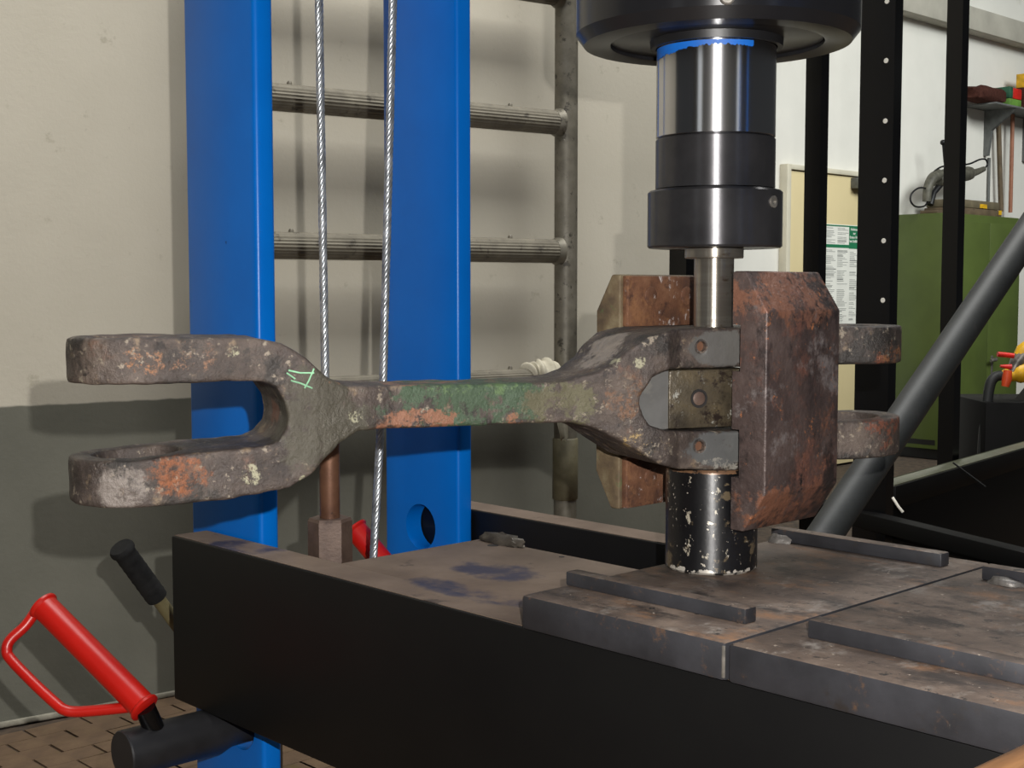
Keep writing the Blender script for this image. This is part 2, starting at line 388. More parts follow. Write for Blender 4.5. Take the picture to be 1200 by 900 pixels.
# the side of the hall behind the camera: plaster wall; glowing windows and dark gate added for the chrome to reflect
HALLW = plain('hall_plaster', (112, 111, 107), 0.9, 0, 3, 0.05, 0.1)
struct(box('wall_front', -5.5, 5.5, -3.3, -3.1, 0, 4.2, HALLW))
DAY = bpy.data.materials.new('daylight_pane'); DAY.use_nodes = True
bs0 = DAY.node_tree.nodes['Principled BSDF']; bs0.inputs['Emission Color'].default_value = (0.9, 0.97, 1, 1); bs0.inputs['Emission Strength'].default_value = 0.6
for n_, (wx0, wx1) in enumerate(((-3.9, -2.9), (3.0, 3.8))):
    wn = struct(box('window_%d' % (n_ + 1), wx0 - 0.07, wx1 + 0.07, -3.1, -3.04, 0.9, 3.3, CREAMLT))
    box('window_pane', wx0, wx1, -3.039, -3.03, 0.97, 3.23, DAY, wn)
struct(box('door_2', -0.9, 0.75, -3.1, -3.03, 0, 2.9, BLACK))

# door in the far wall
d1 = link_obj('door_1', None, None, None, FW, FA); tag(d1, 'cream metal door panel with pale frame behind the black posts', None, None, 'structure')
box('door_frame', -1.30, -1.262, -0.05, 0.0, 0, 1.672, CREAMLT, d1, 0.003)
box('door_frame', -0.40, -0.362, -0.05, 0.0, 0, 1.672, CREAMLT, d1, 0.003)
box('door_frame', -1.262, -0.40, -0.05, 0.0, 1.645, 1.672, CREAMLT, d1, 0.003)
box('door_leaf', -1.255, -0.407, -0.035, 0.0, 0.01, 1.640, CREAM, d1, 0.003)
box('door_closer', -0.66, -0.44, -0.10, -0.035, 1.575, 1.635, GREYPAINT, d1, 0.004)

# ------------------------------------------------------------------ the press: posts, crosshead, bed
def holed_plate(name, u0, u1, v0, v1, z0, z1, holes, mat, parent=None):
    """a flat bar standing up, with round holes through its broad face"""
    bm = bmesh.new()
    bm_box(bm, u0, u1, v0, v1, z0, z1, 0.006, 3)
    o = from_bm(name, bm, mat, parent, None, 0, 40)
    cut = bmesh.new()
    for (hu, hz, hr) in holes:
        pts = [Vector((hu, v0 - 0.05, hz)), Vector((hu, v1 + 0.05, hz))]
        bm_tube(cut, pts, hr, 32)
    me = bpy.data.meshes.new('cutter'); bmesh.ops.recalc_face_normals(cut, faces=cut.faces); cut.to_mesh(me); cut.free()
    c = bpy.data.objects.new('cutter', me); COL.objects.link(c)
    md = o.modifiers.new('holes', 'BOOLEAN'); md.object = c; md.solver = 'EXACT'
    dg = bpy.context.evaluated_depsgraph_get()
    nm = bpy.data.meshes.new_from_object(o.evaluated_get(dg))
    o.modifiers.clear(); old = o.data; o.data = nm; nm.name = name
    bpy.data.meshes.remove(old); bpy.data.objects.remove(c); bpy.data.meshes.remove(me)
    nm.set_sharp_from_angle(angle=math.radians(40))
    return o
UPZ = 1.9
for (nm, cu, v0, v1, lab, hl) in (('press_upright', -0.70, -0.176, -0.146, 'blue steel press upright standing left, behind the rusty fork arms', [(0.032, 0.4055)]),
                              ('press_upright', -0.70, 0.174, 0.204, 'blue steel press upright with round hole, behind the green link bar', [(-0.010, 0.4055), (0.0, 0.632)]),
                              ('press_upright', 1.25, -0.176, -0.146, 'near blue press upright at the right end of the bed', [(0.0, 0.632)]),
                              ('press_upright', 1.25, 0.174, 0.204, 'far blue press upright at the right end of the bed', [(0.0, 0.632)])):
    o = holed_plate(nm, -0.0885, 0.0885, v0, v1, 0.0, UPZ, [(hu, hz, 0.0355) for hu, hz in hl], BLUE)
    o.location = R0 + U * cu; o.rotation_euler = (0, 0, ANG)
    tag(o, lab, 'press upright', 'blue press uprights')
ch = empty('press_crosshead', 'blue press crosshead joining the tops of the uprights', 'crosshead', R0, ANG)
box('side_plate', -0.85, 1.40, -0.206, -0.177, 1.62, 1.86, BLUE, ch, 0.004)
box('side_plate', -0.85, 1.40, 0.205, 0.234, 1.62, 1.86, BLUE, ch, 0.004)
box('bottom_plate', -0.60, 1.15, -0.176, 0.204, 1.62, 1.65, BLUE, ch, 0.003)

bed = empty('press_bed', 'black press bed of two deep beams with dusty top edges', 'press bed', R0, ANG)
def beam(v0, v1):
    o = box('bed_beam', -0.742, 1.42, v0, v1, ZB - 0.228, ZB, BLACKBEAM, bed, 0.003)
    box('beam_top_dust', -0.739, 1.417, v0 + 0.003, v1 - 0.003, ZB - 0.001, ZB + 0.0006, DUSTBLUE, o)
    return o
beam(-0.235, -0.178)
beam(0.2055, 0.262)
sh = box('bed_sheet', -0.432, 0.66, -0.1775, 0.06, ZB - 0.016, ZB - 0.0002, DUSTBLUE, bed, 0.002)
box('cross_bar', -0.36, -0.30, -0.177, 0.055, ZB - 0.12, ZB - 0.02, BLACKBEAM, bed, 0.002)
box('cross_bar', 0.55, 0.61, -0.177, 0.205, ZB - 0.12, ZB - 0.02, BLACKBEAM, bed, 0.002)
lathe('sheet_hole', [(0.0075, 0.0), (0.0075, 0.0006)], DARKHOLE, sh, 20, (-0.385, 0.035, ZB - 0.0004))
lathe('sheet_hole', [(0.0035, 0.0), (0.0035, 0.0006)], DARKHOLE, sh, 16, (-0.27, 0.046, ZB - 0.0004))
# lump of old weld at the back corner of the sheet
bm = bmesh.new()
bmesh.ops.create_icosphere(bm, subdivisions=3, radius=1)
rs = random.Random(3)
for vtx in bm.verts:
    n = 1 + 0.22 * math.sin(vtx.co.x * 9 + 1) * math.cos(vtx.co.y * 7) + rs.uniform(-0.07, 0.07)
    vtx.co = Vector((vtx.co.x * 0.042, vtx.co.y * 0.009, max(vtx.co.z, -0.2) * 0.012)) * n
from_bm('weld_lump', bm, weathered('weld_metal', [(0.3, (46, 42, 38)), (0.7, (86, 80, 72))], 40, (), 0.45, 0.3, 120, 0.4, 0.002), bed, (-0.385, 0.052, ZB + 0.002), 0, 60)

WELDM = weathered('weld_bead_metal', [(0.3, (60, 56, 53)), (0.7, (112, 108, 104))], 70, (), 0.45, 0.4, 120, 0.5, 0.002)
def plate_thing(name, u0, u1, label):
    t = empty(name, label, 'bed plate', R0, ANG, 'thick plates across the bed')
    bm = bmesh.new(); bm_box(bm, u0, u1, -0.242, 0.238, ZB + 0.0008, ZT, 0.0035, 2)
    o = from_bm('plate', bm, SCALE_STEEL, t, None, 0, 40)
    o.data.materials.append(DUST)
    for p in o.data.polygons:
        if p.normal.z > 0.6: p.material_index = 1
    return t
def strip(t, u0, u1, v0, v1, h, skew=0.0):
    bm = bmesh.new(); bm_box(bm, u0, u1, v0, v1, ZT, ZT + h, 0.0018, 2)
    for vtx in bm.verts: vtx.co.y += (vtx.co.x - u0) * skew
    o = from_bm('guard_strip', bm, SCALE_STEEL, t, None, 0, 40)
    o.data.materials.append(DUST)
    for p in o.data.polygons:
        if p.normal.z > 0.6: p.material_index = 1
    return o
def weld(par, c, s, seed):
    bm = bmesh.new(); bmesh.ops.create_icosphere(bm, subdivisions=2, radius=1)
    rr = random.Random(seed)
    for vtx in bm.verts:
        k = 1 + rr.uniform(-0.2, 0.2)
        vtx.co = Vector((vtx.co.x * s[0], vtx.co.y * s[1], max(0, vtx.co.z) * s[2])) * k
    return from_bm('weld_bead', bm, WELDM, par, c, 0, 60)
p1 = plate_thing('bed_plate', -0.047, 0.2025, 'thick dusty steel plate on the bed under the support tube')
a_ = strip(p1, -0.060 + 0.014, 0.178, -0.180, -0.163, 0.0145)
c_ = strip(p1, -0.046, 0.176, 0.176, 0.194, 0.015)
weld(c_, (-0.030, 0.172, ZT), (0.016, 0.010, 0.010), 5)
box('bare_edge', 0.1990, 0.2022, -0.2424, -0.2405, ZB + 0.004, ZT - 0.003, STEELBOLT, p1, 0.0006)
p2 = plate_thing('bed_plate', 0.2055, 0.62, 'thick dusty steel plate on the bed at the right edge of the photo')
b_ = strip(p2, 0.2420, 0.445, -0.178, -0.160, 0.0165)
d_ = strip(p2, 0.235, 0.46, 0.150, 0.168, 0.015)
weld(d_, (0.262, 0.146, ZT), (0.020, 0.010, 0.008), 8)

# ------------------------------------------------------------------ support tube on the plate
def zt(x): return ZT + x
st = lathe('support_tube', [(0.047, 0.0), (0.0495, 0.0025), (0.0495, 0.1085), (0.047, 0.111), (0.030, 0.111), (0.030, 0.05)], TUBEPAINT, None, 64, (R0.x, R0.y, ZT + 0.0004), 30, True, True)
tag(st, 'chipped black round tube standing on the plate under the link', 'support tube')

# ------------------------------------------------------------------ hydraulic cylinder and ram
zh = 1.2585
cyl = empty('hydraulic_cylinder', 'big black hydraulic cylinder end at the top of the photo', 'hydraulic cylinder', (R0.x, R0.y, 0))
lathe('cylinder_body', [(0.066, zh + 0.012), (0.112, zh + 0.012), (0.112, zh + 0.0005), (0.1145, zh), (0.140, zh), (0.1485, zh + 0.011), (0.1485, 1.50), (0.13, 1.52), (0.13, 1.6195)], HOUSING, cyl, 96, None, 25, False, True)
lathe('gland_ring', [(0.0655, zh + 0.004), (0.1105, zh + 0.004), (0.1105, zh + 0.014), (0.0655, zh + 0.014)], HOUSING, cyl, 96, None, 25, False, False)
lathe('wiper_seal', [(0.0640, zh - 0.004), (0.069, zh - 0.004), (0.070, zh + 0.004), (0.064, zh + 0.004)], BLACK, cyl, 64, None, 25, False, False)
sb = lathe('set_screw', [(0.0075, 0.0), (0.0075, 0.005), (0.006, 0.0065)], STEELBOLT, cyl, 20)
dirn = Vector((-0.085, -1.0, 0)).normalized()
sb.rotation_euler = dirn.to_track_quat('Z', 'Y').to_euler(); sb.location = dirn * 0.1465 + Vector((0, 0, 1.2765))

ram = empty('press_ram', 'chromed press ram with black tool holder and collar', 'press ram', (R0.x, R0.y, 0))
lathe('chromed_rod', [(0.0605, zt(0.4595)), (0.0628, zt(0.4615)), (0.0628, 1.40)], CHROME, ram, 96)
# blue paint left on the rod right under the gland
bm = bmesh.new(); seg = 80; top = []; bot = []
rr = random.Random(11)
for i in range(seg + 1):
    a = math.radians(-178 + 116 * i / seg)
    t = i / seg
    lo = 1.2415 + 0.0045 * (math.sin(t * 2.4) ** 2) + rr.uniform(-0.0012, 0.0012) + 0.004 * t
    top.append(bm.verts.new((0.0631 * math.cos(a), 0.0631 * math.sin(a), 1.2535)))
    bot.append(bm.verts.new((0.0631 * math.cos(a), 0.0631 * math.sin(a), lo)))
for i in range(seg): bm.faces.new((bot[i], bot[i + 1], top[i + 1], top[i]))
from_bm('blue_paint_smear', bm, plain('bright_blue_paint', (10, 86, 168), 0.5, 0, 20, 0.05, 0.1), ram, None, 0, 60)
lathe('tool_holder', [(0.050, zt(0.4072)), (0.0632, zt(0.4072)), (0.0632, zt(0.4585)), (0.0622, zt(0.4596)), (0.050, zt(0.4596))], TOOLSTEEL, ram, 96, None, 25)
lathe('collar', [(0.030, zt(0.3446)), (0.0695, zt(0.3446)), (0.0714, zt(0.3466)), (0.0714, zt(0.4030)), (0.0694, zt(0.4050)), (0.060, zt(0.4072))], TOOLSTEEL, ram, 96, None, 20)
sdir = Vector((0.74, -0.67, 0)).normalized()
ss = lathe('set_screw', [(0.0062, 0.0), (0.0062, 0.003), (0.0045, 0.0034), (0.003, 0.0034), (0.0028, 0.0015)], STEELBOLT, ram, 20)
ss.rotation_euler = sdir.to_track_quat('Z', 'Y').to_euler(); ss.location = sdir * 0.0702 + Vector((0, 0, zt(0.391)))
pin = lathe('push_mandrel', [(0.0195, zt(0.2600)), (0.0212, zt(0.2610)), (0.0212, zt(0.3335)), (0.0305, zt(0.3337)), (0.0312, zt(0.3350)), (0.0312, zt(0.3440)), (0.030, zt(0.3446))], TURNED, None, 64, None, 25)
pin.location = (R0.x, R0.y, 0)
tag(pin, 'bare turned steel mandrel with flange pressing on the upper fork arm', 'mandrel')

# ------------------------------------------------------------------ the rusty link: one cast body from a distance field
def smin(a, b, k):
    h = np.clip(0.5 + 0.5 * (b - a) / k, 0, 1); return b * (1 - h) + a * h - k * h * (1 - h)
def smax(a, b, k): return -smin(-a, -b, k)
def poly_sdf(px, pz, poly):
    d = np.full(px.shape, 1e9); s = np.ones(px.shape)
    n = len(poly)
    for i in range(n):
        x1, z1 = poly[i]; x0, z0 = poly[i - 1]
        ex, ez = x0 - x1, z0 - z1
        wx, wz = px - x1, pz - z1
        t = np.clip((wx * ex + wz * ez) / (ex * ex + ez * ez), 0, 1)
        bx, bz = wx - ex * t, wz - ez * t
        d = np.minimum(d, bx * bx + bz * bz)
        c1 = pz >= z1; c2 = pz < z0; c3 = ex * wz > ez * wx
        fl_ = (c1 & c2 & c3) | (~c1 & ~c2 & ~c3)
        s = np.where(fl_, -s, s)
    return s * np.sqrt(d)
def surface_nets(f, org, h):
    nx, ny, nz = f.shape
    neg = f < 0
    cnt = np.zeros((nx - 1, ny - 1, nz - 1)); acc = np.zeros((nx - 1, ny - 1, nz - 1, 3))
    offs = [(i, j, k) for i in (0, 1) for j in (0, 1) for k in (0, 1)]
    def sub(i, j, k): return f[i:nx - 1 + i, j:ny - 1 + j, k:nz - 1 + k]
    for a in range(8):
        for b in range(a + 1, 8):
            A, B = offs[a], offs[b]
            if sum(abs(A[q] - B[q]) for q in range(3)) != 1: continue
            fa, fb = sub(*A), sub(*B)
            m = (fa < 0) != (fb < 0)
            t = np.where(m, fa / np.where(m, fa - fb, 1), 0)
            cnt += m
            for q in range(3): acc[..., q] += m * (A[q] + (B[q] - A[q]) * t)
    act = cnt > 0
    idx = -np.ones(cnt.shape, int); idx[act] = np.arange(act.sum())
    I = np.argwhere(act)
    v = (I + acc[act] / cnt[act][:, None]) * h + np.array(org)
    quads = []
    for ax in range(3):
        o1, o2 = [q for q in range(3) if q != ax]
        sl0 = [slice(1, -1)] * 3; sl1 = [slice(1, -1)] * 3
        sl0[ax] = slice(0, f.shape[ax] - 1); sl1[ax] = slice(1, f.shape[ax])
        s0 = neg[tuple(sl0)]; s1 = neg[tuple(sl1)]
        for flip, m in ((False, s0 & ~s1), (True, ~s0 & s1)):
            p = np.argwhere(m)
            p[:, o1] += 1; p[:, o2] += 1
            def cid(d1, d2):
                c = p.copy(); c[:, o1] += d1; c[:, o2] += d2
                return idx[c[:, 0], c[:, 1], c[:, 2]]
            q = np.stack([cid(-1, -1), cid(0, -1), cid(0, 0), cid(-1, 0)], 1)
            if (ax == 1) != flip: q = q[:, ::-1]
            quads.append(q)
    return v, np.concatenate(quads)

LZ = ZT + 0.184                                # height of the link's local zero
hgrid = 0.0025
xs = np.arange(-0.685, 0.255, hgrid); ys = np.arange(-0.082, 0.083, hgrid); zs = np.arange(-0.092, 0.096, hgrid)
X2, Z2 = np.meshgrid(xs, zs, indexing='ij')
side = [(-0.70, 0.0745), (-0.5782, 0.0748), (-0.5037, 0.0735), (-0.4807, 0.0685), (-0.4575, 0.0545), (-0.4379, 0.0365), (-0.4208, 0.0285), (-0.395, 0.0265), (-0.29, 0.0252), (-0.205, 0.0256),
        (-0.1861, 0.0275), (-0.1640, 0.0332), (-0.1510, 0.0392), (-0.1390, 0.0480), (-0.1260, 0.0602), (-0.1100, 0.0708), (-0.0789, 0.0765), (-0.04, 0.0772), (0.26, 0.0772),
        (0.26, 0.0358), (-0.075, 0.0358), (-0.0856, 0.0355), (-0.1050, 0.0290), (-0.1170, 0.0120), (-0.1186, 0.0020), (-0.1160, -0.0090), (-0.1077, -0.0197), (-0.0880, -0.0270), (-0.07, -0.0280), (0.0, -0.0310), (0.26, -0.0220),
        (0.26, -0.0640), (0.06, -0.0700), (-0.0014, -0.0728), (-0.0676, -0.0680), (-0.0980, -0.0600), (-0.1251, -0.0435), (-0.1520, -0.0275), (-0.1640, -0.0225), (-0.1823, -0.0168), (-0.2000, -0.0158),
        (-0.2936, -0.0161), (-0.3700, -0.0155), (-0.4060, -0.0150), (-0.4264, -0.0250), (-0.4386, -0.0365), (-0.4547, -0.0515), (-0.4745, -0.0635), (-0.4979, -0.0670), (-0.5361, -0.0702), (-0.5808, -0.0725), (-0.70, -0.0720),
        (-0.70, -0.0318), (-0.6162, -0.0312), (-0.5579, -0.0274), (-0.5135, -0.0249), (-0.4974, -0.0245), (-0.4850, -0.0205), (-0.4770, -0.0100), (-0.4750, 0.0020), (-0.4775, 0.0150), (-0.4860, 0.0285), (-0.4990, 0.0343), (-0.5157, 0.0352), (-0.5569, 0.0345), (-0.70, 0.0350)]
d2 = poly_sdf(X2, Z2, side)
X3, Y3 = np.meshgrid(xs, ys, indexing='ij')
wpts = [(-0.70, 0.056), (-0.50, 0.056), (-0.45, 0.055), (-0.41, 0.045), (-0.37, 0.038), (-0.22, 0.036), (-0.185, 0.040), (-0.155, 0.049), (-0.13, 0.057), (-0.105, 0.061), (-0.088, 0.061), (-0.070, 0.051), (-0.05, 0.0495), (0.26, 0.0495)]
wx_ = np.interp(xs, [p[0] for p in wpts], [p[1] for p in wpts])
ylo, yhi = -wx_, wx_
dplan = np.abs(Y3) - wx_[:, None]
c0, r0_ = -0.602, 0.0595
dplan = np.where(X3 < c0, np.hypot(X3 - c0, Y3) - r0_, smin(dplan, np.hypot(X3 - c0, Y3) - r0_, 0.01))
c1, r1_ = 0.172, 0.060
dplan = np.where(X3 > c1, np.hypot(X3 - c1, Y3) - r1_, smin(dplan, np.hypot(X3 - c1, Y3) - r1_, 0.01))
f3 = smax(d2[:, None, :], dplan[:, :, None], 0.0035)
# eye bores at both ends
for c, rb in ((c0, 0.0385), (c1, 0.036)):
    bore = rb - np.hypot(X3 - c, Y3)
    f3 = np.maximum(f3, bore[:, :, None])
# bore for the pin under the mandrel, only through the lower arm into the support tube
Xg, Yg, Zg = np.meshgrid(xs, ys, zs, indexing='ij')
# drilled holes in the two machined arms
for hx, hz in ((-0.044, 0.0583), (-0.0448, -0.0449)):
    f3 = np.maximum(f3, -np.maximum(np.hypot(Xg - hx, Zg - hz) - 0.0058, Yg + 0.040))
# room for the near cheek: cut along the bed axes
ca, sa = math.cos(LA - ANG), math.sin(LA - ANG)
Ug = Xg * ca - Yg * sa; Vg = Xg * sa + Yg * ca
cheekbox = np.maximum(0.0590 - Ug, np.maximum(-0.030 - Vg, Vg - 0.102))
f3 = np.maximum(f3, -cheekbox)
cheekbox2 = np.maximum(Ug + 0.096, np.maximum(-0.036 - Vg, Vg - 0.102))
f3 = np.maximum(f3, -cheekbox2)
# pitted casting: low bumps
rn = np.random.RandomState(5)
bump = np.zeros_like(f3)
for k in range(26):
    kv = rn.normal(size=3); kv /= np.linalg.norm(kv); fr = rn.uniform(60, 330)
    bump += np.sin(fr * (Xg * kv[0] + Yg * kv[1] + Zg * kv[2]) + rn.uniform(0, 6.28)) * (60 / fr) ** 0.5
soft = np.where(Xg > -0.075, 0.25, 1.0)
f3 = f3 + bump * 0.00016 * soft
lv, lq = surface_nets(f3, (xs[0], ys[0], zs[0]), hgrid)
del Xg, Yg, Zg, Ug, Vg, f3, bump, soft
me = bpy.data.meshes.new('coupling_link')
me.from_pydata(lv.tolist(), [], lq.tolist()); me.update()
me.polygons.foreach_set('use_smooth', [True] * len(me.polygons))

# its material: forged brown grey skin, green paint on the bar, rust patches, bare machined arms
M = Mat('old_forging')
c = M.ramp(M.noise(16, 7, 0.65), [(0.30, lin((40, 35, 33))), (0.5, lin((68, 59, 54))), (0.70, lin((98, 86, 77)))])
c = M.mix(M.step(M.noise(55, 6, 0.7, (1, 1, 1), (4, 2, 1)), 0.56, 0.70), c, lin((116, 100, 82)))
c = M.mix(M.step(M.noise(42, 6, 0.7, (1, 1, 1), (9, 5, 1)), 0.60, 0.68), c, lin((44, 38, 36)))
c = M.mix(M.step(M.noise(24, 6, 0.65, (1, 1, 1), (1, 8, 3)), 0.60, 0.72), c, lin((94, 68, 54)))
c = M.mix(M.step(M.noise(13, 6, 0.7, (1, 1, 1), (6, 3, 9)), 0.50, 0.60), c, lin((46, 42, 39)))
c = M.mix(M.step(M.noise(90, 5, 0.7, (1, 1, 1), (2, 7, 4)), 0.58, 0.66), c, lin((128, 118, 104)))
def field(scale, off):
    f = M.noise(scale, 7, 0.72, (1, 1, 1), (off, off * 1.3, off * 0.7))
    f = M.math('ADD', M.math('MULTIPLY', f, 1.45), M.math('MULTIPLY', M.noise(scale * 5, 5, 0.8, (1, 1, 1), (off * 2, off, 1)), 0.95))
    return M.math('ADD', f, -0.7 - 0.95)
FIELDS = [(20, field(20, 2.0)), (28, field(28, 5.0)), (42, field(42, 3.0)), (70, field(70, 7.0))]
def add_patch(c, col, scale, thr, soft, off, reg, amp=0.95):
    f = min(FIELDS, key=lambda q: abs(q[0] - scale))[1]
    f = M.math('MULTIPLY_ADD', M.region(*reg), amp, f) if False else M.math('ADD', f, M.math('MULTIPLY', M.region(*reg), amp))
    soft = max(soft, 0.06) * 1.1
    return M.mix(M.step(f, thr - soft, thr + soft), c, lin(col))
c = add_patch(c, (70, 66, 56), 20, 0.38, 0.10, 2.0, ((-0.44, -0.05, 0.0), (0.075, 0.06, 0.08)))      # olive grey fork root
c = add_patch(c, (60, 76, 57), 22, 0.42, 0.06, 3.0, ((-0.30, 0.0, 0.005), (0.15, 0.2, 0.05)))         # green paint on the bar
c = add_patch(c, (84, 104, 68), 60, 0.60, 0.05, 6.0, ((-0.28, 0.0, 0.022), (0.13, 0.2, 0.016)))
c = add_patch(c, (84, 80, 60), 34, 0.50, 0.06, 8.0, ((-0.20, 0.0, 0.0), (0.07, 0.2, 0.05)))
c = add_patch(c, (124, 86, 66), 26, 0.47, 0.05, 1.0, ((-0.345, 0.0, -0.010), (0.075, 0.2, 0.024)))   # bare rust on the bar
c = add_patch(c, (128, 90, 68), 40, 0.50, 0.03, 4.5, ((-0.243, 0.0, -0.012), (0.022, 0.2, 0.014)))
c = add_patch(c, (132, 98, 76), 30, 0.34, 0.06, 7.0, ((-0.31, 0.0, 0.034), (0.20, 0.2, 0.013)))      # rusty top edge of the bar, flash brightness painted in
c = add_patch(c, (124, 74, 44), 38, 0.52, 0.17, 2.2, ((-0.575, -0.06, -0.047), (0.05, 0.05, 0.03)))  # orange rust, lower arm
c = add_patch(c, (132, 92, 62), 70, 0.62, 0.09, 5.2, ((-0.600, -0.06, 0.055), (0.035, 0.05, 0.024)))   # flaky rust, upper arm
c = add_patch(c, (124, 92, 70), 60, 0.66, 0.10, 3.2, ((-0.560, -0.06, 0.058), (0.07, 0.05, 0.024)))
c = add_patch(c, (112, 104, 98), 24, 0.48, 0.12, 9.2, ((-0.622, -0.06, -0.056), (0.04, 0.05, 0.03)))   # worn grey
c = add_patch(c, (104, 70, 56), 30, 0.42, 0.08, 1.2, ((-0.46, 0.0, 0.0), (0.032, 0.035, 0.05)))         # inside of the fork
for k, (px, pz, pr) in enumerate(((-0.509, -0.049, 0.020), (-0.41, 0.0, 0.015), (-0.525, 0.062, 0.012), (-0.14, 0.043, 0.013), (-0.12, 0.044, 0.013), (-0.46, -0.057, 0.013), (-0.405, 0.005, 0.013))):
    c = add_patch(c, (142, 139, 116), 80, 0.58, 0.03, 3.0 + k, ((px, -0.055, pz), (pr, 0.05, pr * 0.8)))
c = add_patch(c, (100, 74, 56), 40, 0.52, 0.08, 5.7, ((-0.135, -0.06, 0.01), (0.035, 0.05, 0.04)))
c = add_patch(c, (146, 124, 84), 60, 0.60, 0.06, 6.7, ((-0.125, -0.06, -0.04), (0.04, 0.05, 0.022)))
c = add_patch(c, (84, 82, 79), 20, 0.22, 0.08, 2.7, ((-0.02, -0.05, 0.056), (0.058, 0.03, 0.026)))       # machined upper arm
c = add_patch(c, (140, 130, 120), 22, 0.35, 0.12, 6.1, ((-0.135, 0.0, 0.056), (0.055, 0.056, 0.036)))  # worn grey flare top, its flash-lit brightness put into the colour
c = add_patch(c, (82, 82, 81), 20, 0.22, 0.08, 4.7, ((-0.02, -0.05, -0.050), (0.058, 0.03, 0.026)))
c = add_patch(c, (126, 122, 114), 18, 0.46, 0.05, 4.9, ((-0.025, -0.05, -0.066), (0.06, 0.03, 0.014)))
c = add_patch(c, (118, 72, 56), 30, 0.50, 0.06, 3.9, ((-0.05, 0.0, 0.082), (0.06, 0.06, 0.008)))
c = add_patch(c, (108, 66, 50), 40, 0.54, 0.06, 8.8, ((0.18, -0.04, 0.0), (0.07, 0.08, 0.10)))
c = add_patch(c, (118, 80, 54), 70, 0.60, 0.04, 9.9, ((0.19, -0.05, 0.045), (0.05, 0.05, 0.02)))
hgt = M.math('ADD', M.noise(150, 6, 0.7), M.math('MULTIPLY', M.noise(42, 4), 0.9))
mk = M.math('MAXIMUM', M.region((-0.02, -0.05, 0.056), (0.060, 0.03, 0.030)), M.region((-0.02, -0.05, -0.050), (0.060, 0.03, 0.030)))
hgt = M.math('MULTIPLY', hgt, M.math('SUBTRACT', 1.0, M.math('MULTIPLY', mk, 0.8)))
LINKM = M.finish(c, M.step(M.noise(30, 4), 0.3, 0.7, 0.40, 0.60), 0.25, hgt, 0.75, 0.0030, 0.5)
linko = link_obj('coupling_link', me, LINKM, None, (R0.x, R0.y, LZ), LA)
tag(linko, 'long rusty forged coupling link with forked ends and green paint on its bar', 'coupling link')
for hx_, hz_ in ((-0.044, 0.0583), (-0.0448, -0.0449)):
    hr = lathe('drilled_hole', [(0.0052, -0.006), (0.0054, 0.0002), (0.0072, 0.0004), (0.0076, -0.002)], LINKM, linko, 28, None, 30, False, False)
    hr.rotation_euler = (PI / 2, 0, 0); hr.location = (hx_, -0.0499, hz_)
    hf = lathe('hole_bottom', [(0.0053, -0.0058), (0.0053, -0.0050)], BROWNROD, hr, 20)
# chalky green scribble on the left fork
CHALK = plain('pale_green_paint_mark', (128, 176, 140), 0.9, 0, 60, 0.1, 0.2)
def az(x, y, off=0.0565):
    """photo point on the link's near face to its own axes"""
    la = Vector((math.cos(LA), math.sin(LA), 0)); nb = Vector((math.sin(LA), -math.cos(LA), 0))
    P = Vector((R0.x, R0.y, 0)) + nb * off; d = ray(x, y)
    det = d.x * -la.y + d.y * la.x
    t = (P.x * -la.y + P.y * la.x) / det
    q = CP + d * t
    return Vector(((q - P).dot(la), -off, q.z - LZ))
bm = bmesh.new()
for seg_ in (((338, 434), (352, 437), (368, 437)), ((368, 432), (362, 446), (357, 455)), ((341, 446), (352, 449), (366, 455)), ((336, 437), (346, 444))):
    pts = [az(px, py, 0.0562) for px, py in seg_]
    bm_tube(bm, pts, 0.0008, 5)
from_bm('paint_scribble', bm, CHALK, linko, None, 0, 60)

# ------------------------------------------------------------------ the cross block inside the right fork
xb = empty('cross_block', 'rusty cross block whose two chamfered cheeks clasp the right fork', 'cross block', R0, ANG)
CT, CBZ = 0.0195 + HCAM, HCAM - 0.249           # top and bottom of the cheeks
CV0, CV1, UN, UB = -0.033, 0.100, 0.0505, -0.1045
def cheek(u_in, sgn, T, notches, mat, ztop, zbot):
    """octagonal cheek: chamfered towards the outside, pockets in its inner face for the fork arms"""
    bm = bmesh.new()
    out = u_in + sgn * T; mid = u_in + sgn * T * 0.36; ch_ = 0.041
    pts = [(u_in, zbot)]
    for (za, zb, dep) in notches:
        pts += [(u_in, za), (u_in + sgn * dep, za), (u_in + sgn * dep, zb), (u_in, zb)]
    pts += [(u_in, ztop), (mid, ztop), (out, ztop - ch_), (out, zbot + ch_), (mid, zbot)]
    A = [bm.verts.new((p[0], CV0, p[1])) for p in pts]; B = [bm.verts.new((p[0], CV1, p[1])) for p in pts]
    n = len(pts)
    bm.faces.new(A); bm.faces.new(B[::-1])
    for i in range(n): bm.faces.new((A[i], B[i], B[(i + 1) % n], A[(i + 1) % n]))
    bmesh.ops.recalc_face_normals(bm, faces=bm.faces)
    big = [e for e in bm.edges if e.verts[0] in A[-5:] + B[-5:] + [A[0], B[0]] and e.verts[1] in A[-5:] + B[-5:] + [A[0], B[0]]]
    bmesh.ops.bevel(bm, geom=big, offset=0.0022, segments=3, affect='EDGES', profile=0.5, clamp_overlap=True)
    return from_bm('cheek', bm, mat, xb, None, 0, 35)
lo0, lo1 = LZ - 0.0775, LZ - 0.0275
up0, up1 = LZ + 0.0325, LZ + 0.0805
ck = cheek(UN, 1, 0.0425, [(lo0, lo1, 0.0095), (up0, up1, 0.0095)], RUST, CT, CBZ)
cb = cheek(UB, -1, 0.036, [], RUSTGREEN, CT - 0.002, CBZ + 0.003)
pad = box('lining_plate', UB + 0.0002, UB + 0.0085, -0.029, 0.099, CT - 0.060, CT - 0.0035, RUSTRED, xb, 0.0012)
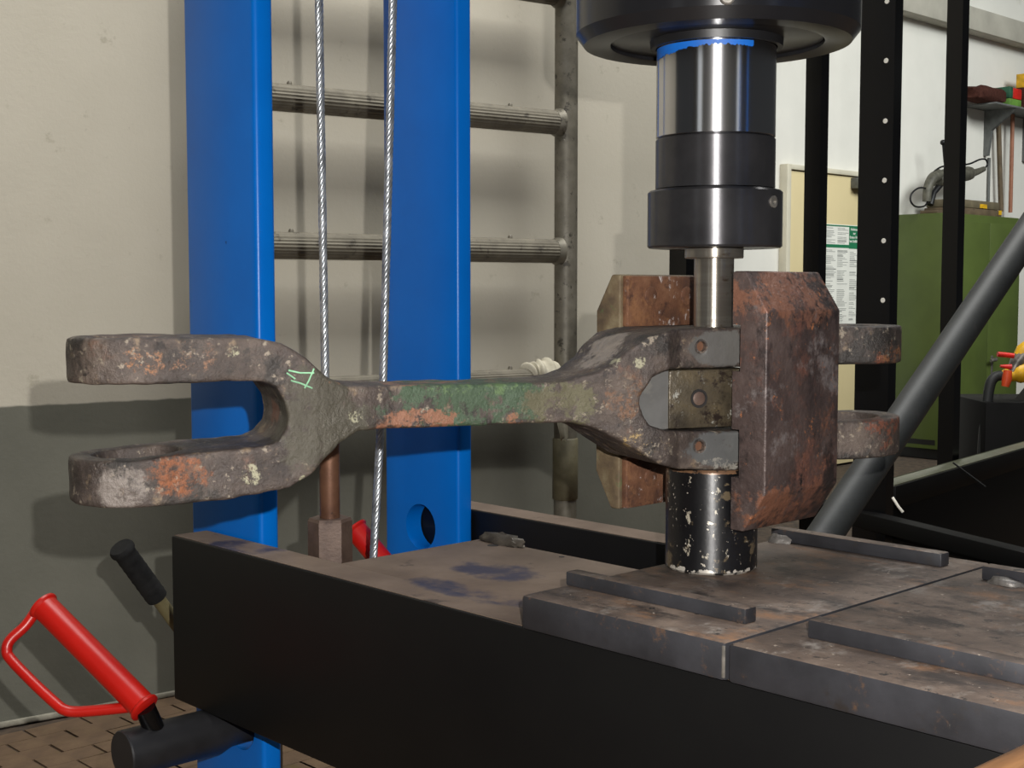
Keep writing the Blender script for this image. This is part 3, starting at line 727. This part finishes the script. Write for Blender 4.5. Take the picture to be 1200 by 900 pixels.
pad2 = box('lining_plate', UB + 0.0002, UB + 0.0085, -0.029, 0.099, CBZ + 0.0045, CBZ + 0.062, RUSTRED, xb, 0.0012)
def disc(name, par, mat, c, dirv, r, d=0.002, seg=24):
    o = lathe(name, [(r * 0.6, 0.0), (r, 0.0), (r, d * 0.6), (r * 0.85, d)], mat, par, seg)
    o.rotation_euler = Vector(dirv).to_track_quat('Z', 'Y').to_euler(); o.location = c
    return o
for v_, z_ in ((0.009, CT - 0.026), (0.073, CT - 0.026)): disc('countersunk_screw', pad, RUSTRED, (UB + 0.0083, v_, z_), (1, 0, 0), 0.0105)
for v_, z_ in ((0.011, CBZ + 0.036), (0.073, CBZ + 0.036)): disc('countersunk_screw', pad2, RUSTRED, (UB + 0.0083, v_, z_), (1, 0, 0), 0.0105)
core = box('core', -0.0800, 0.0155, -0.0478, 0.030, -0.0262, 0.0342, COREMAT, xb, 0.002, (0, 0, LZ), LA - ANG)
box('core_bar', UB + 0.0003, 0.0, 0.01, 0.075, LZ - 0.020, LZ + 0.028, COREMAT, xb, 0.002)
la_ = Vector((math.cos(LA), math.sin(LA), 0)); nb_ = Vector((math.sin(LA), -math.cos(LA), 0))
bp_ = az(819, 467, 0.0479)
rel = la_ * bp_.x + nb_ * 0.0478
bl = lathe('bolt_recess', [(0.0075, -0.0005), (0.0098, 0.0), (0.0098, 0.0010), (0.0080, 0.0010), (0.0076, 0.0002)], DARKHOLE, xb, 28)
bh = lathe('bolt_head', [(0.0070, 0.0), (0.0070, 0.0006), (0.0050, 0.0014)], BROWNNUT, xb, 20)
for o_ in (bl, bh):
    o_.rotation_euler = (PI / 2, 0, LA - ANG); o_.location = (rel.dot(U), rel.dot(V), LZ + bp_.z)
# round machined boss in the throat of the fork, along the link's own cross axis
bm = bmesh.new()
bm_tube(bm, [(0, 0.012, 0), (0, -0.0018, 0), (0, -0.0030, 0)], [0.0305, 0.0305, 0.0295], 48)
boss = from_bm('machined_boss', bm, GREYMACH, xb, None, 0, 35)
la_ = Vector((math.cos(LA), math.sin(LA), 0)); nb_ = Vector((math.sin(LA), -math.cos(LA), 0))
wpos = R0 + la_ * -0.0850 + nb_ * 0.0428 + Vector((0, 0, LZ + 0.0038))
rel = wpos - R0
boss.location = (rel.dot(U), rel.dot(V), rel.z); boss.rotation_euler = (0, 0, LA - ANG)

# ------------------------------------------------------------------ wire ropes, hanging rod
def rope(name, pts, r, label):
    pts = [Vector(p) for p in pts]
    d_ = pts[-1] - pts[-2]; pts.append(pts[-1] + d_ * ((1.6195 - pts[-1].z) / d_.z))
    path = []
    for a, b in zip(pts, pts[1:]):
        n = max(2, int((b - a).length / 0.0035))
        path += [a.lerp(b, i / n) for i in range(n)]
    path.append(pts[-1])
    bm = bmesh.new(); sr = r * 0.36; ro = r - sr; s = 0.0
    offs = [0.0]
    for a, b in zip(path, path[1:]): s += (b - a).length; offs.append(s)
    for k in range(6):
        q = []
        for p, s_ in zip(path, offs):
            a = 2 * PI * (k / 6 + s_ / 0.046)
            q.append(p + Vector((math.cos(a) * ro, math.sin(a) * ro, 0)))
        bm_tube(bm, q, sr, 6, False)
    o = from_bm(name, bm, WIRE, None, None, 0, 80)
    return tag(o, label, 'wire rope', 'wire ropes beside the blue uprights')
Yr = 1.70
rope('wire_rope', [at(387, 540, Yr), at(381, 442, Yr), at(373.5, -20, Yr), at(372, -110, Yr)], 0.0054, 'left of the two steel wire ropes, in the gap between the blue uprights')
rope('wire_rope', [at(435, 700, 1.80), at(449, 445, 1.80), at(461, -20, 1.80), at(463, -100, 1.80)], 0.0058, 'right of the two steel wire ropes, passing over the right blue upright')
hb = empty('hanging_bolt', 'browned steel rod with square-edged hex block behind the front beam', 'hanging rod', at(387, 640, Yr))
bz = hb.location.z
lathe('rod', [(0.0125, 0.030), (0.0130, 0.032), (0.0132, 0.16), (0.011, 0.163)], BROWNROD, hb, 32)
bm = bmesh.new()
bm_lathe(bm, [(0.0262, -0.07), (0.0285, -0.067), (0.0285, 0.0335), (0.0262, 0.0375)], 6)
hexo = from_bm('hex_block', bm, BROWNNUT, hb, None, math.radians(8), 20)

# ------------------------------------------------------------------ bed pins with red handles
def bed_pin(loc, label, lift=0.0):
    t = empty('bed_pin', label, 'locking pin', loc, 0.0, 'bed locking pins')
    def L(w): return w - Vector(loc)
    a0 = W(-0.668, -0.352, 0.4055); a1 = W(-0.668, -0.215, 0.4055); a2 = W(-0.668, -0.196, 0.4055); a3 = W(-0.668, -0.05, 0.4055)
    o0 = Vector(PIN0)
    pts = [a0 - o0, a0 + V * 0.002 - o0, a1 - o0, a2 - o0, a3 - o0]
    tube('pin_body', pts, [0.0295, 0.0310, 0.0310, 0.0255, 0.0255], PINBLACK, t, 40, 30)
    B = at(170, 830, 1.683) - o0; T = at(50, 709, 1.76) - o0; S = W(-0.668, -0.300, 0.415) - o0; T0 = T.copy(); T = T + Vector((0, 0, lift))
    ax = (T - B).normalized()
    tube('handle_stem', [S, B + (B - S) * 0.02], 0.0135, BLACKGLOSS, t, 24, 40)
    g = tube('grip_sleeve', [B - ax * 0.002, B, B + ax * 0.003, B + ax * 0.006, T - ax * 0.006, T - ax * 0.003, T, T + ax * 0.0015], [0.0165, 0.0205, 0.0205, 0.0178, 0.0178, 0.0205, 0.0205, 0.016], RED, t, 32, 40)
    q = [at(42, 716, 1.76), at(30, 733, 1.75), at(12, 750, 1.74), at(8, 762, 1.735), at(13, 773, 1.73), at(40, 801, 1.71), at(66, 825, 1.695), at(76, 832, 1.69), at(90, 834, 1.69), at(120, 832, 1.69), at(158, 828, 1.69)]
    tube('guard_loop', spline([p - o0 + Vector((0, 0, lift * max(0, min(1, (p - o0 - B).dot(T0 - B) / (T0 - B).length_squared)))) for p in q], 5), 0.0072, RED, t, 14, 60)
    return t
PIN0 = W(-0.668, -0.352, 0.0)
bed_pin(PIN0, 'red-handled black locking pin under the left end of the front beam')
off = at(424, 624, 2.06) - at(60, 716, 1.76); off.z = 0.0
bed_pin(PIN0 + off, 'red handle barely showing between hex block and right blue upright', 0.05)

# lever with a foam grip behind the front beam
lv_t = at(141, 641, 1.95); lv_b = at(200, 722, 2.02); dl = (lv_b - lv_t)
lev = empty('hand_lever', 'lever with ribbed black foam grip sticking out behind the beam end', 'hand lever', lv_b + dl * 2.2)
o0 = lev.location.copy()
n = 26; pts = []; rad = []
for i in range(n + 1):
    t = i / n * 0.72
    pts.append(lv_t + dl * t - o0); rad.append(0.0164 + (0.0005 if i % 3 == 0 else 0.0) + (0.003 if i < 3 else 0))
rad[0] = 0.017
tube('foam_grip', pts, rad, RUBBER, lev, 24, 50)
tube('lever_bar', [lv_t + dl * 0.70 - o0, lv_b + dl * 2.2 - o0], 0.0105, weathered('olive_steel', [(0.3, (84, 76, 50)), (0.7, (104, 96, 66))], 20), lev, 16)
box('pivot_block', -0.02, 0.02, -0.02, 0.02, -o0.z, 0.03, BLACK, lev, 0.003)

# ------------------------------------------------------------------ scaffold ladder against the wall
LO = 0.10                                      # distance in front of the wall
lad = empty('scaffold_ladder', 'grey tubular ladder frame with ribbed rungs leaning at the plaster wall', 'ladder', P0 + Vector((wd.y, -wd.x, 0)) * LO, WA)
def ladx(px):                                  # column to distance along the ladder plane
    d = ray(px, 340); P = lad.location
    det = d.x * -wd.y + d.y * wd.x
    t = (P.x * -wd.y + P.y * wd.x) / det
    q = CP + d * t; return (Vector((q.x, q.y, 0)) - Vector((P.x, P.y, 0))).dot(wd), q.y
def ladz(px, py): 
    x, Y = ladx(px); return x, at(px, py, Y).z
xr, Yl = ladx(663); xl, _ = ladx(268)
pr = 13.5 * Yl / F_PX
zc1 = ladz(663, 513)[1]; zc2 = ladz(663, 585)[1]
tube('pole', [(xr, 0, 0.0), (xr, 0, 2.3)], pr, GALV, lad, 24, 60)
tube('pole', [(xl, 0, 0.0), (xl, 0, 2.3)], pr, GALV, lad, 24, 60)
tube('pole_sleeve', [(xr, 0, zc2), (xr, 0, zc2 + 0.003), (xr, 0, zc1 - 0.003), (xr, 0, zc1)], [pr * 1.02, pr * 1.12, pr * 1.12, pr * 1.02], weathered('olive_grey_sleeve', [(0.3, (84, 78, 58)), (0.7, (104, 98, 76))], 30), lad, 24, 60)
def rung(px, py, rr):
    x, z = ladz(px, py)
    bm = bmesh.new(); n = 48
    L_ = [(xl, 0, z), (xr - pr * 0.9, 0, z)]
    segs = 2; rings = []
    for e in L_:
        ring = []
        for k in range(n):
            a = 2 * PI * k / n; r_ = rr * (1.0 if k % 2 else 0.955)
            ring.append(bm.verts.new((e[0], r_ * math.cos(a), e[2] + r_ * math.sin(a))))
        rings.append(ring)
    for k in range(n): bm.faces.new((rings[0][k], rings[0][(k + 1) % n], rings[1][(k + 1) % n], rings[1][k]))
    o = from_bm('rung', bm, RUNGM, lad)
    tube('rung_weld', [(xr - pr * 1.35, 0, z), (xr - pr * 1.05, 0, z), (xr - pr * 0.8, 0, z)], [rr * 1.0, rr * 1.16, rr * 1.25], GALV, o, 24, 60)
    for sx in (342, 598):
        x2, z2 = ladx(sx)[0], z + rr
        lathe('rung_stud', [(0.0065, 0), (0.0065, 0.007), (0.004, 0.011)], GALV, o, 12, (x2, 0, z2 - 0.003))
    return z
rk = 0.0335
rung(655, 144, rk); rung(655, 294.5, rk); rung(655, -7, rk); rung(655, 441, rk * 0.8)
# cloth wrapped round the third rung joint
x0, z0 = ladz(642, 434)
bm = bmesh.new(); rr = random.Random(4)
path = []; rad = []
for i in range(60):
    t = i / 59
    path.append((x0 - 0.075 + 0.13 * t, -0.004 + 0.004 * math.sin(t * 11), z0 + 0.006 * math.sin(t * 5) - 0.012))
    rad.append(0.027 + 0.010 * math.sin(PI * t) + 0.0045 * math.sin(t * 44) )
bm_tube(bm, path, rad, 24)
for vtx in bm.verts: vtx.co.z += 0.005 * math.sin(vtx.co.x * 90 + vtx.co.y * 60)
cw = from_bm('cloth_wrap', bm, CLOTH, None, lad.location, WA, 60)
tag(cw, 'off-white rag wound round the ladder joint behind the link bar', 'rag')
bm = bmesh.new()
xa, za = ladz(636, 470); xb_, zb_ = ladz(648, 513)
q = [(xa, -0.045, za + 0.06), (xa + 0.01, -0.05, za - 0.02), (xa + 0.028, -0.052, zb_ + 0.01), (xa + 0.032, -0.048, zb_)]
for i in range(3):
    pass
A = []
for i, p in enumerate(q):
    w_ = (0.045, 0.05, 0.03, 0.02)[i]
    row = [bm.verts.new((p[0] + w_ * (k / 4 - 0.2), p[1] + 0.006 * (k % 2), p[2] + 0.008 * math.sin(k * 2 + i))) for k in range(5)]
    A.append(row)
fs = [bm.faces.new((A[i][k], A[i][k + 1], A[i + 1][k + 1], A[i + 1][k])) for i in range(3) for k in range(4)]
bmesh.ops.solidify(bm, geom=bm.faces[:], thickness=0.004)
from_bm('loose_end', bm, CLOTH, cw, None, 0, 60)

# ------------------------------------------------------------------ black steel rack behind the press
rack = empty('steel_rack', 'black steel rack of punched posts and low rails behind the press', 'steel rack', (0, 0, 0))
def rack_post(px, Y, wu, wv, name='post', punched=False, z0=0.0):
    c = at(px, 340, Y)
    bm = bmesh.new()
    # U channel: web plus two lips
    bm_box(bm, -wu / 2, wu / 2, -wv / 2, -wv / 2 + 0.006, 0, 2.6)
    bm_box(bm, -wu / 2, -wu / 2 + 0.006, -wv / 2 + 0.0061, wv / 2, 0, 2.6)
    bm_box(bm, wu / 2 - 0.006, wu / 2, -wv / 2 + 0.0061, wv / 2, 0, 2.6)
    o = from_bm(name, bm, BLACKGLOSS, rack, (c.x, c.y, z0), ANG)
    return o, c
P1o, P1 = rack_post(800, 3.25, 0.052, 0.04)
P2o, P2 = rack_post(954, 3.35, 0.045, 0.034)
P3o, P3 = rack_post(1027.5, 2.55, 0.072, 0.028)
P4o, P4 = rack_post(1115.5, 3.05, 0.038, 0.030)
# pale plugs in the near post
for py in (0, 70, 141, 211, 282, 352, 422, 562, 605):
    w = at(1034 - py * 0.010, py, 2.515)
    loc = w - P3; q = (loc.dot(U), loc.dot(V))
    disc('hole_plug', P3o, WHITEPLUG, (q[0], -0.0145, w.z), (0, -1, 0), 0.0048, 0.0016, 16)
def bar(name, a, b, w_, h_, mat, zoff=0.0):
    """square bar between two points of the hall"""
    a = Vector(a); b = Vector(b); d = b - a; L_ = d.length
    o = box(name, 0, L_, -w_ / 2, w_ / 2, -h_, 0, mat, rack, 0.002)
    o.location = a; o.rotation_euler = (0, -math.asin(d.z / L_), math.atan2(d.y, d.x))
    return o
RAILTOP = weathered('olive_grey_rail', [(0.3, (70, 72, 58)), (0.7, (92, 94, 78))], 10, (), 0.35, 0.1)
za = at(1040, 556, 2.62).z; zb2 = at(1200, 517, 3.35).z
ra = at(1036, 556, 2.60); rb = at(1260, 502, 3.62)
ra.z = rb.z = 0.5 * (ra.z + rb.z) + 0.0
zr = 0.617
ra.z = zr; rb.z = zr
# rails carry the posts
dv = (rb - ra).normalized()
bar('top_rail', ra, rb, 0.05, 0.045, RACKBLACK)
o = bar('rail_wear_strip', ra + Vector((0, 0, 0.0015)), rb + Vector((0, 0, 0.0015)), 0.044, 0.001, RAILTOP)
bar('side_panel', ra - Vector((0, 0, 0.045)), rb - Vector((0, 0, 0.045)), 0.012, 0.40, RACKBLACK)
s1 = at(1010, 596, 2.55); e1 = at(1300, 636, 2.0)
s1.z = e1.z = 0.575
bar('lower_rail', s1, e1, 0.035, 0.03, RACKBLACK)
s2 = at(960, 601, 2.9); e2 = at(1300, 655, 2.1); s2.z = e2.z = 0.54
bar('lower_rail', s2, e2, 0.05, 0.03, RACKBLACK)
s3 = at(960, 630, 2.5); e3 = at(1300, 700, 1.75); s3.z = e3.z = 0.52
bar('lower_rail', s3, e3, 0.04, 0.03, RACKBLACK)
bar('tray', s3 - Vector((0, 0, 0.10)), e3 - Vector((0, 0, 0.10)) , 0.5, 0.01, RACKBLACK)
bar('post_foot', P1 * 1.0 - Vector((0, 0, P1.z - 0.5)), P2 - Vector((0, 0, P2.z - 0.5)), 0.05, 0.06, RACKBLACK)
bar('diagonal_tie', at(1117, 541, 2.72), at(1156, 570, 2.66), 0.004, 0.004, RACKBLACK)
tube('loose_pin', [at(1046, 583, 2.45), at(1053, 594, 2.44), at(1058, 600, 2.44)], 0.0026, WHITEPLUG, rack, 10)

# ------------------------------------------------------------------ grey pipe leaning behind the bed
pa = at(1000, 577, 2.02); pb = at(1175, 317, 2.30)
dp = (pb - pa).normalized()
k = (0.004 - pa.z) / dp.z
pipe = tube('leaning_pipe', [pa + dp * (-0.62), pa, pb, pb + dp * 0.95], 0.0262, PIPEM, None, 32, 50)
tag(pipe, 'thick dark grey pipe slanting up to the right behind the bed', 'pipe')

# ------------------------------------------------------------------ poster on the door
WPAPER = plain('white_poster_paper', (226, 226, 218), 0.6, 0, 5, 0.02, 0.02)
GPRINT = plain('green_poster_print', (24, 112, 74), 0.6, 0, 5, 0.04, 0.02)
INK = plain('grey_print_ink', (130, 132, 128), 0.7, 0, 40, 0.1, 0.02)
pos = empty('first_aid_poster', 'tall white first aid poster with green title corner on the cream door', 'poster', FW, FA)
px0, px1, pz0, pz1 = -0.915, -0.560, 0.80, 1.368
sheet = box('sheet', px0, px1, -0.0385, -0.0355, pz0, pz1, WPAPER, pos)
box('title_field', -0.672, -0.566, -0.0395, -0.0386, 1.235, 1.364, GPRINT, pos)
box('title_rule', px0 + 0.004, -0.672, -0.0395, -0.0386, 1.238, 1.256, GPRINT, pos)
box('title_rule', px0 + 0.004, -0.672, -0.0395, -0.0386, 1.357, 1.364, GPRINT, pos)
for i, tx in enumerate(('Anleitung', 'zur', 'Ersten Hilfe', 'bei Unfällen')):
    cu = bpy.data.curves.new('lettering', 'FONT'); cu.body = tx; cu.size = 0.0205; cu.align_x = 'CENTER'; cu.extrude = 0.0003; cu.offset = 0.0004
    tmp = bpy.data.objects.new('lettering', cu); COL.objects.link(tmp)
    lm = bpy.data.meshes.new_from_object(tmp.evaluated_get(bpy.context.evaluated_depsgraph_get()))
    bpy.data.objects.remove(tmp); lm.name = 'lettering'; lm.materials.clear()
    o = link_obj('lettering', lm, WPAPER, pos)
    o.location = (-0.619, -0.0399, 1.338 - i * 0.0225); o.rotation_euler = (PI / 2, 0, 0)
bm = bmesh.new(); rr = random.Random(9)
for (cx0, cx1) in ((-0.905, -0.80), (-0.79, -0.678), (-0.662, -0.572)):
    z = 1.345 if cx1 < -0.675 else 1.222
    while z > 0.815:
        if 1.232 < z < 1.262 and cx1 < -0.66: z = 1.222
        if rr.random() < 0.84:
            w_ = (cx1 - cx0) * rr.uniform(0.45, 1.0)
            bm_box(bm, cx0, cx0 + w_, -0.0391, -0.0387, z, z + (0.0052 if rr.random() < 0.12 else 0.0026))
        z -= 0.0082
tag(from_bm('small_print', bm, INK, pos), kind='stuff')

# ------------------------------------------------------------------ green cabinet
cab = empty('green_cabinet', 'green two-door steel cabinet against the white wall', 'cabinet', FW, FA)
CW, CD, CH = 0.805, 0.332, 1.45
box('body', -0.095, CW, -CD, -0.004, 0.06, CH, GREEN, cab, 0.004)
box('plinth', -0.075, CW - 0.02, -CD + 0.02, -0.01, 0.0, 0.06, BLACK, cab)
box('foot_slot', -0.0965, -0.0950, -CD + 0.05, -0.06, 0.085, 0.115, BLACK, cab)
dL = box('cabinet_door', 0.012, CW / 2 - 0.012, -CD - 0.018, -CD, 0.07, CH - 0.045, GREEN, cab, 0.003)
dR = box('cabinet_door', CW / 2 - 0.008, CW - 0.012, -CD - 0.018, -CD, 0.07, CH - 0.045, GREEN, cab, 0.003)
hx = CW / 2 + 0.05
tube('door_handle', [(hx, -CD - 0.018, 0.575), (hx, -CD - 0.045, 0.575), (hx - 0.012, -CD - 0.050, 0.578), (hx - 0.075, -CD - 0.05, 0.572)], [0.014, 0.011, 0.012, 0.009], STEELBOLT, dR, 14)
box('key_plate', hx - 0.012, hx + 0.012, -CD - 0.0215, -CD - 0.018, 0.49, 0.60, STEELBOLT, dR, 0.002)

# things on top of the cabinet
brd = box('wood_plank', -0.12, 0.060, -0.055, 0.055, 0.0, 0.018, BROWNCASE, None, 0.003, FW + V * 0.03 - Vector((-V.y, V.x, 0)) * 0.20 + Vector((0, 0, CH + 0.0002)), FA + 0.05)
tag(brd, 'thin dark plank lying on the cabinet under the grinder', 'plank')
def cabp(px, py, dep=0.17):                    # point above the cabinet in a plane parallel to the wall
    P = FW - Vector((-V.y, V.x, 0)) * dep; d = ray(px, py)
    det = d.x * -V.y + d.y * V.x
    t = (P.x * -V.y + P.y * V.x) / det
    return CP + d * t
case = empty('tool_case', 'flat brown tool case with yellow tags on the green cabinet', 'tool case', FW + Vector((0, 0, CH)), FA)
box('case_shell', 0.10, 0.70, -0.27, -0.07, 0.001, 0.045, BROWNCASE, case, 0.006)
box('case_lid', 0.11, 0.68, -0.265, -0.075, 0.0455, 0.095, weathered('case_lid_brown', [(0.3, (88, 80, 62)), (0.7, (112, 102, 80))], 14), case, 0.010)
box('yellow_tag', 0.42, 0.51, -0.2665, -0.2650, 0.050, 0.075, YELLOW, case)
box('yellow_tag', 0.655, 0.695, -0.2715, -0.2700, 0.018, 0.045, YELLOW, case)
CTOP = CH + 0.0955
gr = empty('angle_grinder', 'grey hand grinder with cable loops standing on the tool case', 'grinder', FW + V * 0.3 - Vector((-V.y, V.x, 0)) * 0.17 + Vector((0, 0, CTOP)))
g0 = gr.location.copy()
C_ = lambda px, py, dep=0.17: cabp(px, py, dep) - g0
tube('motor_body', spline([C_(1098, 212), C_(1112, 206), C_(1128, 204), C_(1138, 203)], 4), [0.036, 0.040, 0.046, 0.050, 0.050, 0.050, 0.050, 0.048, 0.046, 0.045, 0.044, 0.040, 0.032], GREYTOOL, gr, 20)
tube('rear_handle', [C_(1137, 204), C_(1146, 201), C_(1153, 198)], [0.024, 0.020, 0.016], GREYTOOL, gr, 16)
tube('gear_head', spline([C_(1100, 205), C_(1092, 210), C_(1087, 222), C_(1086, 236)], 3), [0.036, 0.035, 0.034, 0.032, 0.030, 0.028, 0.027, 0.026, 0.025, 0.025], GREYTOOL, gr, 16)
tube('stand_arm', [C_(1104, 214), C_(1094, 226), C_(1090, 240)], [0.02, 0.018, 0.02], BLACK, gr, 10)
tube('lever_arm', [C_(1109, 205), C_(1107, 188), C_(1105.5, 170)], 0.008, BLACK, gr, 10)
bm = bmesh.new(); bmesh.ops.create_uvsphere(bm, u_segments=16, v_segments=10, radius=0.017)
from_bm('ball_knob', bm, BLACK, gr, C_(1105, 167), 0, 60)
tube('cable', spline([C_(1153, 198), C_(1157, 193), C_(1155, 187), C_(1148, 187), C_(1136, 192), C_(1120, 194), C_(1105, 195), C_(1096, 200), C_(1090, 207)], 6), 0.0055, BLACK, gr, 8)
tube('cable', spline([C_(1090, 222), C_(1078, 220), C_(1069, 226), C_(1067, 235), C_(1073, 242), C_(1084, 241), C_(1088, 232)], 6), 0.0055, BLACK, gr, 8)

# ------------------------------------------------------------------ wall shelf with brushes, brooms hanging under it
def wallp(px, py, o):
    P = FW - Vector((-V.y, V.x, 0)) * o; d = ray(px, py)
    det = d.x * -V.y + d.y * V.x; t = (P.x * -V.y + P.y * V.x) / det
    q = CP + d * t; r = q - FW
    return r.dot(V), q.z
sl, sz = wallp(1150, 121, 0.12); sr, _ = wallp(1215, 121, 0.12)
shf = empty('wall_shelf', 'grey bracket shelf on the white wall above the cabinet', 'shelf', FW, FA)
box('shelf_board', sl, sr + 0.4, -0.22, -0.001, sz - 0.012, sz, GREYPAINT, shf, 0.002)
def bracket(s):
    prism('bracket', [(-0.215, sz - 0.0125), (-0.001, sz - 0.0125), (-0.001, sz - 0.30), (-0.03, sz - 0.30), (-0.05, sz - 0.14)], 'x', s, s + 0.03, GREYPAINT, shf)
bs_, _ = wallp(1156, 160, 0.02); bracket(bs_); bracket(bs_ + 0.55)
def brush(s0, s1, z0, z1, o0, o1, mat, label, name='brush', cat='brush', wob=0.12):
    bm = bmesh.new(); bmesh.ops.create_icosphere(bm, subdivisions=3, radius=1); rr = random.Random(int(s0 * 1000))
    for vtx in bm.verts:
        c_ = vtx.co; k = 1 + rr.uniform(-wob, wob)
        sg = lambda x: math.copysign(abs(x) ** 0.6, x)
        c_.x = (s0 + s1) / 2 + sg(c_.x) * (s1 - s0) / 2 * k; c_.y = -(o0 + o1) / 2 + sg(c_.y) * (o1 - o0) / 2 * k; c_.z = (z0 + z1) / 2 + sg(c_.z) * (z1 - z0) / 2 * (k if c_.z > 0 else 1)
    o = from_bm(name, bm, mat, None, FW, FA, 60)
    return tag(o, label, cat)
s_a, z_a = wallp(1137, 98, 0.12); s_b, z_b = wallp(1169, 119, 0.12)
brush(s_a - 0.02, s_b, sz + 0.001, sz + 0.10, 0.05, 0.20, BRISTLE, 'dark reddish broom head lying on the wall shelf', 'floor_brush', 'broom head')
hb_ = empty('hand_brush', 'hand brush with red back and green edge on the wall shelf', 'brush', FW + V * (wallp(1178, 110, 0.12)[0]) + Vector((0, 0, sz)), FA)
box('brush_bristles', -0.075, 0.085, -0.19, -0.07, 0.001, 0.05, GREENPL, hb_, 0.006)
box('brush_back', -0.03, 0.09, -0.19, -0.07, 0.0505, 0.12, REDPL, hb_, 0.008)
box('brush_end', -0.075, -0.0305, -0.19, -0.07, 0.0505, 0.125, DKGREEN, hb_, 0.008)
yb = empty('dust_brush', 'brush with dark body and yellow bristles at the right end of the shelf', 'brush', FW + V * (wallp(1199, 100, 0.12)[0] + 0.05) + Vector((0, 0, sz)), FA)
box('brush_base', -0.14, 0.16, -0.18, -0.08, 0.001, 0.065, BRISTLE, yb, 0.006)
box('brush_body', -0.10, 0.14, -0.17, -0.09, 0.0655, 0.15, BRISTLE, yb, 0.006)
box('yellow_bristles', -0.095, 0.13, -0.168, -0.092, 0.1505, 0.24, YELLOW, yb, 0.004)
def broom(px0, px1, py1, o, r, mat, label):
    s0, z0 = wallp(px0, 124, o); s1, z1 = wallp(px1, py1, o)
    a = FW + V * s0 - Vector((-V.y, V.x, 0)) * o; a.z = sz - 0.014
    b = FW + V * s1 - Vector((-V.y, V.x, 0)) * o; b.z = z1
    d = (b - a)
    o_ = tube('broom', [a, a + d * 0.5, a + d * 1.0], r, mat, None, 12)
    return tag(o_, label, 'broom')
broom(1170, 1173, 248, 0.05, 0.016, BROWNCASE, 'dark brown broom handle hanging below the shelf bracket')
broom(1187, 1184, 249, 0.06, 0.013, HANDLEWOOD, 'pale reddish broom handle hanging below the wall shelf')
cd = tube('conduit', [F(wallp(1162, 130, 0.02)[0], 0.012, 0.0), F(wallp(1162, 130, 0.02)[0], 0.012, sz - 0.31)], 0.010, GREYPAINT, None, 10)
tag(cd, 'thin grey conduit running down the white wall beside the brooms', 'conduit')

# ------------------------------------------------------------------ gas valves on a dark stand
Yg_ = 4.3
gv = empty('gas_valve_stand', 'yellow and red gas valves on a dark stand before the cabinet', 'gas valve', (at(1185, 470, Yg_).x, Yg_, 0))
g0 = gv.location.copy(); G_ = lambda px, py, Y=Yg_: at(px, py, Y) - g0
box('stand_box', -0.10, 0.40, -0.05, 0.30, 0.0, at(1180, 470, Yg_).z, RACKBLACK, gv, 0.004)
prism('stand_wedge', [(0.05, at(1180, 470, Yg_).z), (0.40, at(1180, 470, Yg_).z), (0.40, at(1180, 440, Yg_).z), (0.11, at(1180, 443, Yg_).z)], 'y', 0.0, 0.10, RACKBLACK, gv)
tube('valve_body', spline([G_(1174, 441), G_(1184, 440), G_(1194, 437), G_(1210, 434)], 3), [0.018, 0.022, 0.024, 0.020, 0.022, 0.030, 0.034, 0.034, 0.034, 0.034], YELLOW, gv, 16)
tube('valve_stem', [G_(1186, 436), G_(1192, 424), G_(1200, 414)], [0.018, 0.024, 0.026], STEELBOLT, gv, 14)
tube('valve_top', [G_(1192, 421), G_(1200, 412), G_(1206, 406)], [0.018, 0.028, 0.024], YELLOW, gv, 14)
tube('red_lever', [G_(1169, 415, 4.27), G_(1188, 417, 4.27)], [0.0085, 0.0085], REDPL, gv, 12)
tube('red_lever', [G_(1172, 429, 4.25), G_(1185, 430, 4.25)], [0.004, 0.009], REDPL, gv, 10)
tube('red_nut', [G_(1181, 434, 4.24), G_(1180, 444, 4.24), G_(1178, 453, 4.24)], [0.013, 0.016, 0.012], plain('orange_red_enamel', (206, 74, 30), 0.5), gv, 12)
tube('hose', spline([G_(1174, 440), G_(1166, 442), G_(1160, 452), G_(1156, 480), G_(1152, 520), G_(1151, 560)], 6), 0.0165, PIPEM, gv, 14)

# ------------------------------------------------------------------ wooden stool corner near the camera
ws = empty('wooden_stool', 'light wooden stool corner poking in at the lower right edge', 'stool', (0.36, 0.66, 0), 0.0)
e0 = at(1128, 901, 0.60); e1_ = at(1202, 862, 0.64)
dirw = Vector((e1_.x - e0.x, e1_.y - e0.y, 0)).normalized()
aw = math.atan2(dirw.y, dirw.x); o0 = Vector((e0.x, e0.y, 0)) - dirw * 0.10
ws.location = o0; ws.rotation_euler = (0, 0, aw)
hz = 0.5 * (e0.z + e1_.z)
box('seat', 0.0, 0.24, -0.26, 0.0, hz - 0.03, hz, WOOD, ws, 0.006, None, 0, 3)
for lx, ly in ((0.03, -0.03), (0.21, -0.03), (0.03, -0.23), (0.21, -0.23)):
    box('leg', lx - 0.018, lx + 0.018, ly - 0.018, ly + 0.018, 0.0, hz - 0.0301, WOOD, ws, 0.002)
